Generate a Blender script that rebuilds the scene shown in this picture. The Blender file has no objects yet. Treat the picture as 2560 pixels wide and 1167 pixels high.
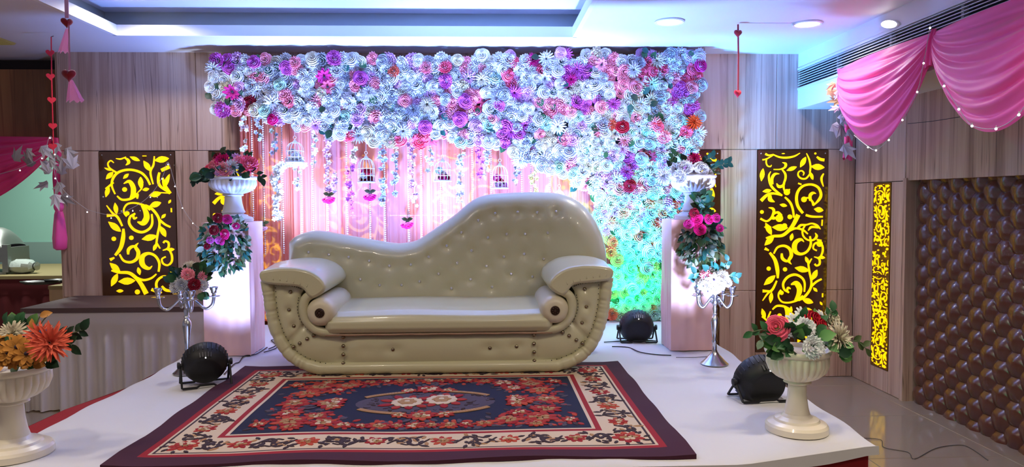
import bpy, math, random
from mathutils import Vector, Matrix, Euler, Quaternion
SC = bpy.context.scene
COL = SC.collection
R = random.Random(7)
PI = math.pi
# ------------------------------------------------------------------ camera
F = 1800.0
EYE = Vector((0, 0, 1.5))
cam_data = bpy.data.cameras.new('camera')
cam = bpy.data.objects.new('camera', cam_data)
COL.objects.link(cam)
cam_data.sensor_width = 36.0
cam_data.lens = 36.0 * F / 2560.0
cam_data.clip_end = 100
YAW = math.atan(69 / F)
PITCH = math.atan(83.5 / math.hypot(F, 69))
ROLL = math.radians(0.28)
CAMROT = (Matrix.Rotation(-YAW, 3, 'Z') @ Matrix.Rotation(PI / 2 - PITCH, 3, 'X') @ Matrix.Rotation(-ROLL, 3, 'Z'))
cam.matrix_world = Matrix.Translation(EYE) @ CAMROT.to_4x4()
SC.camera = cam


def P(px, py, D):
    """world point that lies at depth y = D on the sight line of photograph pixel (px, py)"""
    d = CAMROT @ Vector(((px - 1280) / F, -(py - 583.5) / F, -1.0))
    return EYE + d * (D / d.y)


# ------------------------------------------------------------------ view, world, lights
SC.view_settings.view_transform = 'Standard'
SC.view_settings.look = 'None'
SC.view_settings.gamma = 1.0
SC.view_settings.use_curve_mapping = False
SC.view_settings.exposure = 0.0
w = bpy.data.worlds.new('hall')
SC.world = w
w.use_nodes = True
w.node_tree.nodes['Background'].inputs[0].default_value = (0.55, 0.51, 0.68, 1)
w.node_tree.nodes['Background'].inputs[1].default_value = 0.36


def lamp(kind, loc, energy, color, target=None, size=0.1, angle=70, blend=0.5):
    d = bpy.data.lights.new('lamp', kind)
    d.energy = energy
    d.color = color
    if kind == 'AREA':
        d.shape = 'DISK'
        d.size = size
        d.spread = math.radians(angle)
    else:
        d.shadow_soft_size = size
    if kind == 'SPOT':
        d.spot_size = math.radians(angle)
        d.spot_blend = blend
    o = bpy.data.objects.new('lamp', d)
    COL.objects.link(o)
    o.location = loc
    if target is not None:
        o.rotation_euler = (Vector(target) - Vector(loc)).to_track_quat('-Z', 'Y').to_euler()
    return o


WARM = (1.0, 0.93, 0.86)
WARMER = (1.0, 0.86, 0.68)
# recessed ceiling downlights (those in view and the rest of the hall behind the camera)
DOWN = [(1.245, 4.83), (2.2, 4.87)]
for (x, y) in [(1.245, 4.83), (2.2, 4.87), (1.4, 2.4), (2.3, 2.3), (1.4, 0.2), (2.3, 0.2), (-3.2, 2.4), (-3.2, 0.0)]:
    lamp('AREA', (x, y, 2.672), 8.5 if y > 4 else 10.5, WARM if y > 4 else WARMER, (x, y, 0), 0.16, 150)
for (x, y) in [(-2.33, 4.97), (-1.0, 2.2), (-2.2, 2.0), (0.2, 1.6), (-1.0, -0.2), (0.2, -0.2)]:
    lamp('AREA', (x, y, 2.86), 11, WARM if y > 4 else WARMER, (x, y, 0), 0.16, 150)
for (x, y) in [(-4.6, 7.6), (-4.4, 6.7)]:  # unseen lamps added to brighten the buffet hall
    lamp('AREA', (x, y, 2.66), 26, (0.95, 1.0, 0.95), (x, y, 0), 0.16, 160)
# stage uplights hidden behind the sofa
UPW = (0.66, 0.80, 1.0)
UPB = (0.17, 0.34, 1.0)
lamp('SPOT', (-1.20, 5.22, 0.62), 260, UPW, (-1.42, 5.70, 1.85), 0.07, 56, 1.0)
lamp('SPOT', (-0.30, 5.22, 0.62), 330, UPW, (-0.33, 5.70, 1.85), 0.07, 56, 1.0)
lamp('SPOT', (0.42, 5.20, 0.62), 210, UPW, (0.52, 5.64, 1.95), 0.07, 52, 1.0)
lamp('SPOT', (-0.75, 4.88, 0.62), 680, UPB, (-0.8, 5.28, 2.6), 0.07, 110, 0.9)
lamp('SPOT', (0.30, 4.88, 0.62), 700, UPB, (0.75, 5.22, 2.6), 0.07, 100, 0.9)
lamp('SPOT', (0.78, 5.05, 0.62), 850, (0.05, 0.31, 1.0), (2.0, 5.9, 2.3), 0.06, 52, 1.0)
# coloured party spots of the hall, aimed at the padded wall
lamp('SPOT', (-1.6, 0.6, 2.45), 60, (0.05, 1.0, 0.35), (3.1, 4.4, 0.95), 0.04, 26, 0.5)
lamp('SPOT', (0.6, 1.2, 2.5), 30, (0.35, 0.25, 1.0), (3.1, 4.2, 1.35), 0.05, 30, 0.6)
# the three stage lights in view
lamp('SPOT', (1.02, 5.01, 0.70), 120, (0.0, 1.0, 0.28), (1.12, 5.62, 1.08), 0.05, 85, 0.7)
lamp('SPOT', (-1.42, 3.98, 0.72), 90, (0.30, 0.42, 1.0), (-1.58, 4.60, 1.12), 0.05, 72, 0.8)
lamp('SPOT', (1.30, 3.52, 0.74), 270, (0.46, 0.54, 1.0), (1.32, 4.6, 1.30), 0.05, 52, 0.8)

# ------------------------------------------------------------------ materials
def lin(h):
    c = [int(h[i:i + 2], 16) / 255 for i in (0, 2, 4)]
    return tuple(x / 12.92 if x <= 0.04045 else ((x + 0.055) / 1.055) ** 2.4 for x in c)


MATS = {}


def mat(name, color=(0.8, 0.8, 0.8), rough=0.5, metal=0.0, emit=None, estr=0.0, coat=0.0, spec=0.5, bump=0.0, bscale=60, var=0.0, sheen=0.0, trans=0.0):
    if name in MATS:
        return MATS[name]
    if isinstance(color, str):
        color = lin(color)
    m = bpy.data.materials.new(name)
    m.use_nodes = True
    nt = m.node_tree
    b = nt.nodes['Principled BSDF']
    b.inputs['Base Color'].default_value = (*color, 1)
    b.inputs['Roughness'].default_value = rough
    b.inputs['Metallic'].default_value = metal
    b.inputs['Specular IOR Level'].default_value = spec
    b.inputs['Coat Weight'].default_value = coat
    b.inputs['Sheen Weight'].default_value = sheen
    if emit is not None:
        b.inputs['Emission Color'].default_value = (*emit, 1)
        b.inputs['Emission Strength'].default_value = estr
    if var or bump:
        tc = nt.nodes.new('ShaderNodeTexCoord')
        n = nt.nodes.new('ShaderNodeTexNoise')
        n.inputs['Scale'].default_value = bscale
        n.inputs['Detail'].default_value = 3
        nt.links.new(tc.outputs['Object'], n.inputs['Vector'])
        if var:
            hsv = nt.nodes.new('ShaderNodeMixRGB')
            hsv.inputs[1].default_value = (*[c * (1 - var) for c in color], 1)
            hsv.inputs[2].default_value = (*[min(1, c * (1 + var)) for c in color], 1)
            nt.links.new(n.outputs['Fac'], hsv.inputs[0])
            nt.links.new(hsv.outputs[0], b.inputs['Base Color'])
        if bump:
            bp = nt.nodes.new('ShaderNodeBump')
            bp.inputs['Strength'].default_value = bump
            bp.inputs['Distance'].default_value = 0.01
            nt.links.new(n.outputs['Fac'], bp.inputs['Height'])
            nt.links.new(bp.outputs[0], b.inputs['Normal'])
    if trans:
        out = nt.nodes['Material Output']
        tr = nt.nodes.new('ShaderNodeBsdfTransparent')
        tl = nt.nodes.new('ShaderNodeBsdfTranslucent')
        tl.inputs[0].default_value = (*color, 1)
        m1 = nt.nodes.new('ShaderNodeMixShader')
        m1.inputs[0].default_value = 0.3
        nt.links.new(b.outputs[0], m1.inputs[1])
        nt.links.new(tl.outputs[0], m1.inputs[2])
        m2 = nt.nodes.new('ShaderNodeMixShader')
        m2.inputs[0].default_value = trans
        nt.links.new(m1.outputs[0], m2.inputs[1])
        nt.links.new(tr.outputs[0], m2.inputs[2])
        nt.links.new(m2.outputs[0], out.inputs[0])
    MATS[name] = m
    return m


def wood(name, cols, sx=26, sz=0.9, rough=0.45, coord='Object', dark=0.5):
    m = bpy.data.materials.new(name)
    m.use_nodes = True
    nt = m.node_tree
    b = nt.nodes['Principled BSDF']
    b.inputs['Roughness'].default_value = rough
    tc = nt.nodes.new('ShaderNodeTexCoord')
    geo = nt.nodes.new('ShaderNodeNewGeometry')
    mp = nt.nodes.new('ShaderNodeMapping')
    mp.inputs['Scale'].default_value = (sx, sx, sz)
    nt.links.new(geo.outputs['Position'], mp.inputs['Vector'])
    n1 = nt.nodes.new('ShaderNodeTexNoise')
    n1.inputs['Scale'].default_value = 0.45
    n1.inputs['Detail'].default_value = 6
    n1.inputs['Roughness'].default_value = 0.62
    n1.inputs['Distortion'].default_value = 0.8
    nt.links.new(mp.outputs[0], n1.inputs['Vector'])
    r = nt.nodes.new('ShaderNodeValToRGB')
    e = r.color_ramp.elements
    e[0].position = 0.28
    e[0].color = (*lin(cols[0]), 1)
    e[1].position = 0.72
    e[1].color = (*lin(cols[2]), 1)
    x = e.new(0.5)
    x.color = (*lin(cols[1]), 1)
    nt.links.new(n1.outputs['Fac'], r.inputs[0])
    # thin dark grain lines
    mp2 = nt.nodes.new('ShaderNodeMapping')
    mp2.inputs['Scale'].default_value = (sx * 1.5, sx * 1.5, sz * 0.7)
    nt.links.new(geo.outputs['Position'], mp2.inputs['Vector'])
    n2 = nt.nodes.new('ShaderNodeTexNoise')
    n2.inputs['Scale'].default_value = 0.35
    n2.inputs['Detail'].default_value = 2
    n2.inputs['Distortion'].default_value = 1.6
    nt.links.new(mp2.outputs[0], n2.inputs['Vector'])
    r2 = nt.nodes.new('ShaderNodeValToRGB')
    e2 = r2.color_ramp.elements
    e2[0].position = 0.485
    e2[0].color = (1, 1, 1, 1)
    e2[1].position = 0.515
    e2[1].color = (1, 1, 1, 1)
    k = e2.new(0.5)
    k.color = (dark, dark * 0.92, dark * 0.9, 1)
    nt.links.new(n2.outputs['Fac'], r2.inputs[0])
    mx = nt.nodes.new('ShaderNodeMixRGB')
    mx.blend_type = 'MULTIPLY'
    mx.inputs[0].default_value = 1
    nt.links.new(r.outputs[0], mx.inputs[1])
    nt.links.new(r2.outputs[0], mx.inputs[2])
    nt.links.new(mx.outputs[0], b.inputs['Base Color'])
    MATS[name] = m
    return m


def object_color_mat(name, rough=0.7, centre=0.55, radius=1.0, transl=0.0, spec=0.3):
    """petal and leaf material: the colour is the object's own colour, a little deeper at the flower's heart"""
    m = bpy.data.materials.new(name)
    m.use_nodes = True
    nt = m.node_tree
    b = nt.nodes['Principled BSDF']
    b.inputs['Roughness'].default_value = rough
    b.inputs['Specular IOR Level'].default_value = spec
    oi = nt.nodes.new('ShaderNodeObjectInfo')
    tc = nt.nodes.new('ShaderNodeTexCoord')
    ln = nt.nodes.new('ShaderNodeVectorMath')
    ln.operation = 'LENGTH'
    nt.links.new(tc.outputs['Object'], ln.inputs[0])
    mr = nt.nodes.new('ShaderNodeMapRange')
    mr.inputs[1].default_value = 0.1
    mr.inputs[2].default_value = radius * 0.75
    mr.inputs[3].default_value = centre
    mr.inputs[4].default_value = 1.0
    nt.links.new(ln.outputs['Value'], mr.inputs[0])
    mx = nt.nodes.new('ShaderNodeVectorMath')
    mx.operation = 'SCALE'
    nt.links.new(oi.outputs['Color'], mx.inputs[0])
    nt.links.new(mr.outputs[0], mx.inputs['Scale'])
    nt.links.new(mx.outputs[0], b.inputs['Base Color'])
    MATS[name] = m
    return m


# ------------------------------------------------------------------ mesh helper
class MB:
    def __init__(s):
        s.v, s.f, s.m, s.k = [], [], [], 0

    def add(s, verts, faces):
        o = len(s.v)
        s.v.extend([tuple(v) for v in verts])
        for f in faces:
            s.f.append([i + o for i in f])
            s.m.append(s.k)
        return s

    def box(s, lo, hi, M=None):
        x0, y0, z0 = lo
        x1, y1, z1 = hi
        v = [(x0, y0, z0), (x1, y0, z0), (x1, y1, z0), (x0, y1, z0), (x0, y0, z1), (x1, y0, z1), (x1, y1, z1), (x0, y1, z1)]
        if M is not None:
            v = [M @ Vector(p) for p in v]
        return s.add(v, [(0, 3, 2, 1), (4, 5, 6, 7), (0, 1, 5, 4), (1, 2, 6, 5), (2, 3, 7, 6), (3, 0, 4, 7)])

    def grid(s, fn, nu, nv, cu=False, cv=False):
        U = nu if cu else nu + 1
        V = nv if cv else nv + 1
        v = [fn(i / nu, j / nv) for i in range(U) for j in range(V)]
        f = []
        for i in range(nu):
            for j in range(nv):
                a, b = i % U, (i + 1) % U
                c, d = j % V, (j + 1) % V
                f.append((a * V + c, b * V + c, b * V + d, a * V + d))
        return s.add(v, f)

    def tube(s, pts, r, n=8, cap=True, closed=False, flat=None):
        pts = [Vector(p) for p in pts]
        L = len(pts)
        rr = r if isinstance(r, (list, tuple)) else [r] * L
        prev = None
        v = []
        for i, p in enumerate(pts):
            if closed:
                t = (pts[(i + 1) % L] - pts[i - 1]).normalized()
            else:
                t = (pts[min(i + 1, L - 1)] - pts[max(i - 1, 0)])
                t = t.normalized() if t.length > 1e-9 else Vector((0, 0, 1))
            if prev is None:
                a = Vector((0, 1, 0)) if abs(t.y) < 0.9 else Vector((1, 0, 0))
                nrm = (a - t * a.dot(t)).normalized()
            else:
                nrm = (prev - t * prev.dot(t)).normalized()
            prev = nrm
            bi = t.cross(nrm)
            for k in range(n):
                a = 2 * PI * k / n
                v.append(p + nrm * (math.cos(a) * rr[i] * (flat or 1)) + bi * (math.sin(a) * rr[i]))
        f = []
        for i in range(L if closed else L - 1):
            j = (i + 1) % L
            for k in range(n):
                f.append((i * n + k, i * n + (k + 1) % n, j * n + (k + 1) % n, j * n + k))
        if cap and not closed:
            f.append(tuple(range(n - 1, -1, -1)))
            f.append(tuple((L - 1) * n + k for k in range(n)))
        return s.add(v, f)

    def lathe(s, prof, n=20, c=(0, 0, 0), M=None, flute=None):
        v = []
        c = Vector(c)
        for i, (r, z) in enumerate(prof):
            for k in range(n):
                a = 2 * PI * k / n
                q = r * (flute(i, a) if flute else 1)
                p = Vector((q * math.cos(a), q * math.sin(a), z))
                v.append((M @ p if M is not None else p) + c)
        f = []
        for i in range(len(prof) - 1):
            for k in range(n):
                f.append((i * n + k, i * n + (k + 1) % n, (i + 1) * n + (k + 1) % n, (i + 1) * n + k))
        f.append(tuple(range(n - 1, -1, -1)))
        f.append(tuple((len(prof) - 1) * n + k for k in range(n)))
        return s.add(v, f)

    def prism(s, poly, f3a, f3b):
        """poly: list of 2-D points; f3a/f3b map a 2-D point to the near and far 3-D point"""
        n = len(poly)
        v = [f3a(p) for p in poly] + [f3b(p) for p in poly]
        f = [tuple(range(n)), tuple(range(2 * n - 1, n - 1, -1))]
        for i in range(n):
            j = (i + 1) % n
            f.append((i, i + n, j + n, j))
        return s.add(v, f)

    def ball(s, c, r, n=8, m=5, sc=(1, 1, 1)):
        prof = [(max(1e-4, math.sin(PI * i / m)) * 1, -math.cos(PI * i / m)) for i in range(m + 1)]
        M = Matrix.Diagonal((r * sc[0], r * sc[1], r * sc[2]))
        return s.lathe(prof, n, c, M)

    def mesh(s, name, mats, smooth=True, angle=0.9, off=(0, 0, 0)):
        me = bpy.data.meshes.new(name)
        o = Vector(off)
        me.from_pydata([Vector(v) - o for v in s.v], [], s.f)
        for mm in (mats if isinstance(mats, (list, tuple)) else [mats]):
            me.materials.append(mm)
        if s.k:
            me.polygons.foreach_set('material_index', s.m)
        me.update()
        if smooth:
            me.polygons.foreach_set('use_smooth', [True] * len(me.polygons))
            me.set_sharp_from_angle(angle=angle)
        return me

    def build(s, name, mats, parent=None, smooth=True, angle=0.9, kind=None, label=None, local=False):
        root = parent
        while root is not None and root.parent is not None:
            root = root.parent
        off = root.location if (root is not None and not local) else (0, 0, 0)
        ob = bpy.data.objects.new(name, s.mesh(name, mats, smooth, angle, off))
        COL.objects.link(ob)
        if parent is not None:
            ob.parent = parent
        if kind:
            ob['kind'] = kind
        if label:
            ob['label'] = label
        return ob


def tag(o, label, cat, group=None, kind=None):
    o['label'] = label
    o['category'] = cat
    if group:
        o['group'] = group
    if kind:
        o['kind'] = kind
    return o


def thing(name, label, cat, loc=(0, 0, 0), group=None):
    o = bpy.data.objects.new(name, None)
    COL.objects.link(o)
    o.location = loc
    o.empty_display_size = 0.05
    return tag(o, label, cat, group)


def struct(o):
    o['kind'] = 'structure'
    return o


def copy_tree(o, parent=None):
    c = o.copy()
    COL.objects.link(c)
    c.parent = parent
    for ch in o.children:
        copy_tree(ch, c)
    return c


def catmull(pts, n=6, closed=False):
    pts = [Vector(p) for p in pts]
    L = len(pts)
    out = []
    for i in range(L if closed else L - 1):
        if closed:
            a, b, c, d = pts[i - 1], pts[i], pts[(i + 1) % L], pts[(i + 2) % L]
        else:
            a, b, c, d = pts[max(i - 1, 0)], pts[i], pts[i + 1], pts[min(i + 2, L - 1)]
        for k in range(n):
            t = k / n
            out.append(0.5 * ((2 * b) + (c - a) * t + (2 * a - 5 * b + 4 * c - d) * t * t + (3 * b - a - 3 * c + d) * t ** 3))
    if not closed:
        out.append(pts[-1])
    return out


def inst(mesh, name, parent, loc, normal=None, roll=0.0, scale=1.0, color=None, rot=None):
    """a linked copy of a small mesh, its +Z turned to the given normal"""
    o = bpy.data.objects.new(name, mesh)
    COL.objects.link(o)
    root = parent
    while root is not None and root.parent is not None:
        root = root.parent
    o.parent = parent
    o.location = Vector(loc) - (root.location if root is not None else Vector())
    if rot is not None:
        q = rot
    else:
        q = Vector(normal).to_track_quat('Z', 'Y') @ Quaternion((0, 0, 1), roll)
    o.rotation_mode = 'QUATERNION'
    o.rotation_quaternion = q
    o.scale = (scale, scale, scale) if not isinstance(scale, tuple) else scale
    if color is not None:
        o.color = (*color, 1)
    return o


# ------------------------------------------------------------------ shared materials
BLACK = mat('black_plastic', (0.010, 0.010, 0.012), 0.5, spec=0.35)
WHITE = mat('white_paint', (0.78, 0.78, 0.80), 0.55)
CEIL = mat('ceiling_paint', (0.70, 0.68, 0.73), 0.6)
COVE = mat('cove_paint', (0.42, 0.47, 0.45), 0.6)
WOOD = wood('laminate_wood', ('94715f', 'c3a08a', 'd6baa6'), 26, 0.8, 0.42, dark=0.45)
DWOOD = wood('dark_wood', ('5a3820', '96663e', 'b07c4c'), 7, 0.7, 0.4, dark=0.7)
GOLD = mat('lit_yellow_acrylic', (0.9, 0.6, 0.0), 0.4, emit=(1.0, 0.62, 0.0), estr=1.05)
SHEET = mat('brown_gloss_acrylic', (0.075, 0.026, 0.008), 0.07, spec=0.7, coat=0.5)
METAL = mat('silver_metal', (0.62, 0.64, 0.68), 0.22, 1.0)
MARBLE = mat('cream_stone', 'e8dfc8', 0.28, var=0.06, bscale=9, coat=0.2)
WHITEURN = mat('white_stone', 'e9e9ea', 0.35, var=0.03, bscale=9)
PINKNET = mat('pink_cloth', 'ff4aa0', 0.55, sheen=0.3)
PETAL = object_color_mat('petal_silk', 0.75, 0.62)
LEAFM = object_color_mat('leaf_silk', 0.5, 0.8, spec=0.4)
# ================================================================== setting
XW, YW, ZC, ST = 3.09, 5.90, 2.69, 0.53
XL = P(148, 400, YW).x          # left end of the back wall


def zat(py, D, px=1211):
    return P(px, py, D).z


def board(name, parent, x0, x1, z0, z1, y0, y1, m):
    """a slab facing -Y with softened edges, standing proud of the wall by y1 - y0"""
    b = 0.004
    mb = MB()
    v = [(x0, y1, z0), (x1, y1, z0), (x1, y1, z1), (x0, y1, z1),
         (x0, y0 + b, z0), (x1, y0 + b, z0), (x1, y0 + b, z1), (x0, y0 + b, z1),
         (x0 + b, y0, z0 + b), (x1 - b, y0, z0 + b), (x1 - b, y0, z1 - b), (x0 + b, y0, z1 - b)]
    f = [(8, 9, 10, 11)]
    for i in range(4):
        j = (i + 1) % 4
        f.append((i, j, 4 + j, 4 + i))
        f.append((4 + i, 4 + j, 8 + j, 8 + i))
    mb.add(v, f)
    return mb.build(name, m, parent, smooth=False)


# floor: slab and glossy tiles
fl = struct(MB().box((-9, -4, -0.10), (3.5, 9.5, -0.012)).build('floor', mat('grout', '8d8780', 0.7), smooth=False))
TILE = mat('floor_tile_glaze', '8a7c6e', 0.10, var=0.05, bscale=2.5, spec=0.4)
tb = MB()
h, t, b = 0.4, 0.012, 0.003
tb.add([(-h, -h, -t), (h, -h, -t), (h, h, -t), (-h, h, -t), (-h, -h, -b), (h, -h, -b), (h, h, -b), (-h, h, -b),
        (-h + b, -h + b, 0), (h - b, -h + b, 0), (h - b, h - b, 0), (-h + b, h - b, 0)],
       [(8, 9, 10, 11)] + [q for i in range(4) for q in ((i, (i + 1) % 4, 4 + (i + 1) % 4, 4 + i), (4 + i, 4 + (i + 1) % 4, 8 + (i + 1) % 4, 8 + i))])
tile_me = tb.mesh('floor_tile', TILE, False)
for i in range(-7, 4):
    for j in range(0, 12):
        inst(tile_me, 'floor_tile', fl, (0.6 + i * 0.802 + 0.4, 1.2 + j * 0.802, 0), rot=Quaternion())

# back wall: backing, veneer boards with recessed joints
wb = struct(MB().box((XL, YW + 0.012, 0), (XW + 0.2, YW + 0.14, ZC + 0.2)).build('wall_back', mat('joint_dark', '4a3a30', 0.7), smooth=False))
ZS = zat(375, YW)               # horizontal joint above the lit panels
ZJ = zat(733, YW)
PW = 0.60
PX = [P(247 + 275 * i, 420, YW).x for i in range(6)] + [P(1893, 420, YW).x]
PZ0, PZ1 = 0.22, ZS - 0.004
xs = [XL, -2.30, -1.10, 0.10, 1.30, 2.42, XW]
for a, c in zip(xs, xs[1:]):
    board('wall_board', wb, a + .0015, c - .0015, ZS + .002, ZC + .02, YW, YW + .012, WOOD)
cuts = [XL] + [q for p in PX for q in (p, p + PW)] + [XW]
for k in range(0, len(cuts), 2):
    a, c = cuts[k], cuts[k + 1]
    for z0, z1 in ((0.0, ZJ), (ZJ, ZS)):
        board('wall_board', wb, a + .001, c - .001, z0 + .0015, z1 - .0015, YW, YW + .012, WOOD)
for p in PX:
    board('wall_board', wb, p + .001, p + PW - .001, 0, PZ0 - .002, YW, YW + .012, WOOD)

# right wall: board cladding around the padded leather bay
BAY0, BAYZ = 5.18, zat(452, 5.18, 2285)
wr = struct(MB().box((XW + .10, -4, 0), (XW + .25, YW + .14, ZC + .2)).build('wall_right', mat('bay_back', '1f120d', 0.6), smooth=False))


def boardx(name, parent, y0, y1, z0, z1, x0, m, th=0.1):
    b = 0.003
    return MB().box((x0, y0 + b, z0 + b), (x0 + th, y1 - b, z1 - b)).build(name, m, parent, smooth=False)


NP0, NP1, NZ0, NZ1 = 5.36, 5.61, zat(925, 5.40, 2225), zat(457, 5.6, 2201)
for (y0, y1, z0, z1) in [(BAY0, YW, BAYZ, ZC), (3.9, BAY0, BAYZ, ZC), (2.6, 3.9, BAYZ, ZC), (1.3, 2.6, BAYZ, ZC),
                         (BAY0, NP0, 0, BAYZ), (NP1, YW, 0, BAYZ), (NP0, NP1, 0, NZ0), (NP0, NP1, NZ1, BAYZ)]:
    boardx('wall_board', wr, y0, y1, z0, z1, XW, WOOD)
MB().box((XW - .012, BAY0 - .03, 0), (XW + .1, BAY0 + .012, BAYZ + .02)).build('bay_trim', WOOD, wr, smooth=False)
# padded leather scales
LEA = mat('brown_leather', (0.115, 0.040, 0.025), 0.26, coat=0.35, spec=0.6, bump=0.08, bscale=90)


def scale_fn(u, v):
    # hexagonal cushion that meets its neighbours, crest running up to a sharp peak at one upper corner
    a = (u - .5) * 2
    q = (v - .5) * 2
    k = 1.0 if abs(a) < .45 else 1 - .92 * ((abs(a) - .45) / .55) ** 1.2
    hgt = (1 - abs(a) ** 2.4) * (1 - abs(q) ** 3.0)
    crest = .35 * max(0, 1 - abs(a - .25 - .3 * q) / .5)
    return (a * .083, q * .079 * k, -.002 + .036 * max(0, hgt) ** .95 * (.75 + .9 * crest + .2 * q))


sc_me = MB().grid(scale_fn, 8, 6).mesh('padded_scale', LEA, True, 2.5)
rotm = Matrix(((0, 0, -1), (-1, 0, 0), (0, 1, 0))).to_quaternion()   # local x -> -Y, local y -> Z, local z -> -X
colp, rowp = .117, .148
nc = 0
y = BAY0 - .10
while y > 3.0:
    z = .055 - (rowp / 2 if nc % 2 else 0)
    while z < BAYZ + .06:
        inst(sc_me, 'padded_scale', wr, (XW + .075, y, z), rot=rotm)
        z += rowp
    y -= colp
    nc += 1

# ceiling with recessed tray
TX0, TX1, TY1, TY0 = P(290, 97, 5.3).x, P(1435, 97, 5.3).x, 5.30, 0.4
ce = MB()
def cslab(x0, x1, y0, y1, z0, z1):
    ce.box((x0, y0, z0), (x1, y1, z1))
cslab(-9, TX0, -4, 9.5, ZC, ZC + .06)
cslab(TX1, XW + .2, -4, 9.5, ZC, ZC + .06)
cslab(TX0, TX1, TY1, 9.5, ZC, ZC + .06)
cslab(TX0, TX1, -4, TY0, ZC, ZC + .06)
ceil = struct(ce.build('ceiling', CEIL, smooth=False))
MB().box((TX0 - .4, TY0 - .4, ZC + .20), (TX1 + .4, TY1 + .4, ZC + .26)).build('tray_ceiling', CEIL, ceil, smooth=False)
e = .02
tf = MB()
tf.box((TX0 - e, TY1 - .012, ZC - .006), (TX1 + e, TY1 + e, ZC + .07))
tf.box((TX0 - e, TY0 - e, ZC - .006), (TX1 + e, TY0 + .012, ZC + .07))
tf.box((TX0 - e, TY0, ZC - .006), (TX0 + .012, TY1, ZC + .07))
tf.box((TX1 - .012, TY0, ZC - .006), (TX1 + e, TY1, ZC + .07))
tf.build('tray_fascia', WHITE, ceil, smooth=False)
g = .15
tw = MB()
tw.box((TX0 - g, TY1 + g, ZC + .05), (TX1 + g, TY1 + g + .03, ZC + .21))
tw.box((TX0 - g, TY0 - g - .03, ZC + .05), (TX1 + g, TY0 - g, ZC + .21))
tw.box((TX0 - g - .03, TY0 - g, ZC + .05), (TX0 - g, TY1 + g, ZC + .21))
tw.box((TX1 + g, TY0 - g, ZC + .05), (TX1 + g + .03, TY1 + g, ZC + .21))
tw.build('tray_cove', COVE, ceil, smooth=False)

# air duct soffit along the right side, with its grille
XS = P(1995, 200, YW).x
ZSB = zat(273, YW, 1995)
GZ1, GZ0 = zat(175, YW, 1995), zat(222, YW, 1995)
so = MB()
so.box((XS, -4, ZSB), (XW + .1, YW, GZ0))
so.box((XS, -4, GZ1), (XW + .1, YW, ZC))
so.box((XS + .16, -4, GZ0), (XW + .1, YW, GZ1))
struct(so.build('trim_1', WHITE, smooth=False))
gr = thing('air_grille', 'long white slatted air grille in the soffit above the pink drapes', 'vent', (XS, 3.2, GZ0))
DARK = mat('duct_dark', (0.03, 0.033, 0.045), 0.8)
MB().box((XS + .09, .5, GZ0), (XS + .10, YW - .005, GZ1)).build('grille_back', DARK, gr, smooth=False)
SLAT = mat('slat_white', (0.72, 0.73, 0.78), 0.4)
ns = 8
for i in range(ns):
    z = GZ0 + (i + .5) * (GZ1 - GZ0) / ns
    MB().add([(XS - .002, .5, z - .006), (XS + .03, .5, z + .002), (XS + .03, .5, z + .007), (XS - .002, .5, z - .001),
              (XS - .002, YW - .004, z - .006), (XS + .03, YW - .004, z + .002), (XS + .03, YW - .004, z + .007), (XS - .002, YW - .004, z - .001)],
             [(0, 1, 2, 3), (7, 6, 5, 4), (0, 4, 5, 1), (1, 5, 6, 2), (2, 6, 7, 3), (3, 7, 4, 0)]).build('slat', SLAT, gr, smooth=False)
for y in (1.1, 1.8, 2.5, 3.2, 3.9, 4.6, 5.3):
    MB().box((XS + .032, y - .012, GZ0), (XS + .06, y + .012, GZ1)).build('mullion', SLAT, gr, smooth=False)
fr = MB()
fr.box((XS - .008, .5, GZ1 - .004), (XS + .02, YW - .004, GZ1 + .012))
fr.box((XS - .008, .5, GZ0 - .012), (XS + .02, YW - .004, GZ0 + .004))
fr.build('grille_frame', SLAT, gr, smooth=False)

# left side: opening into the buffet hall
Z0H, Z1H = zat(345, 6.15, 0), zat(176, 6.15, 0)
struct(MB().box((-9, 6.10, Z0H), (XL, 6.3, Z1H)).build('trim_2', DWOOD, smooth=False))
struct(MB().box((-9, 6.25, Z1H - .05), (XL, 6.35, ZC + .1)).build('trim_3', mat('gap_dark', '241a17', 0.6), smooth=False))
struct(MB().box((XL - .02, YW + .02, 0), (XL + .10, 6.40, ZC)).build('trim_4', WOOD, smooth=False))
GREEN = mat('mint_paint', '8fc4b4', 0.6)
lw = struct(MB().box((-9, 8.6, 0), (-2.5, 8.75, ZC)).build('wall_left', GREEN, smooth=False))
DADO = mat('grey_tile', '7f9c95', 0.25)
for i in range(6):
    MB().box((-6.6 + i * .62, 8.585, .3), (-6.6 + i * .62 + .612, 8.6, zat(605, 8.6, 40))).build('dado_tile', DADO, lw, smooth=False)

# recessed downlights
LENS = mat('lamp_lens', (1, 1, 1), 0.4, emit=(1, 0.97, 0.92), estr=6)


def downlight(x, y, z, label):
    t = thing('downlight', label, 'ceiling light', (x, y, z), 'round recessed downlights')
    MB().lathe([(.078, -.001), (.096, -.001), (.100, -.008), (.094, -.014), (.080, -.010), (.078, -.001)], 28, (x, y, z)).build('rim', WHITE, t)
    MB().lathe([(.0785, -.0005), (.0785, -.009), (.07, -.011), (.001, -.012)], 28, (x, y, z)).build('diffuser', LENS, t)
    return t


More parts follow.
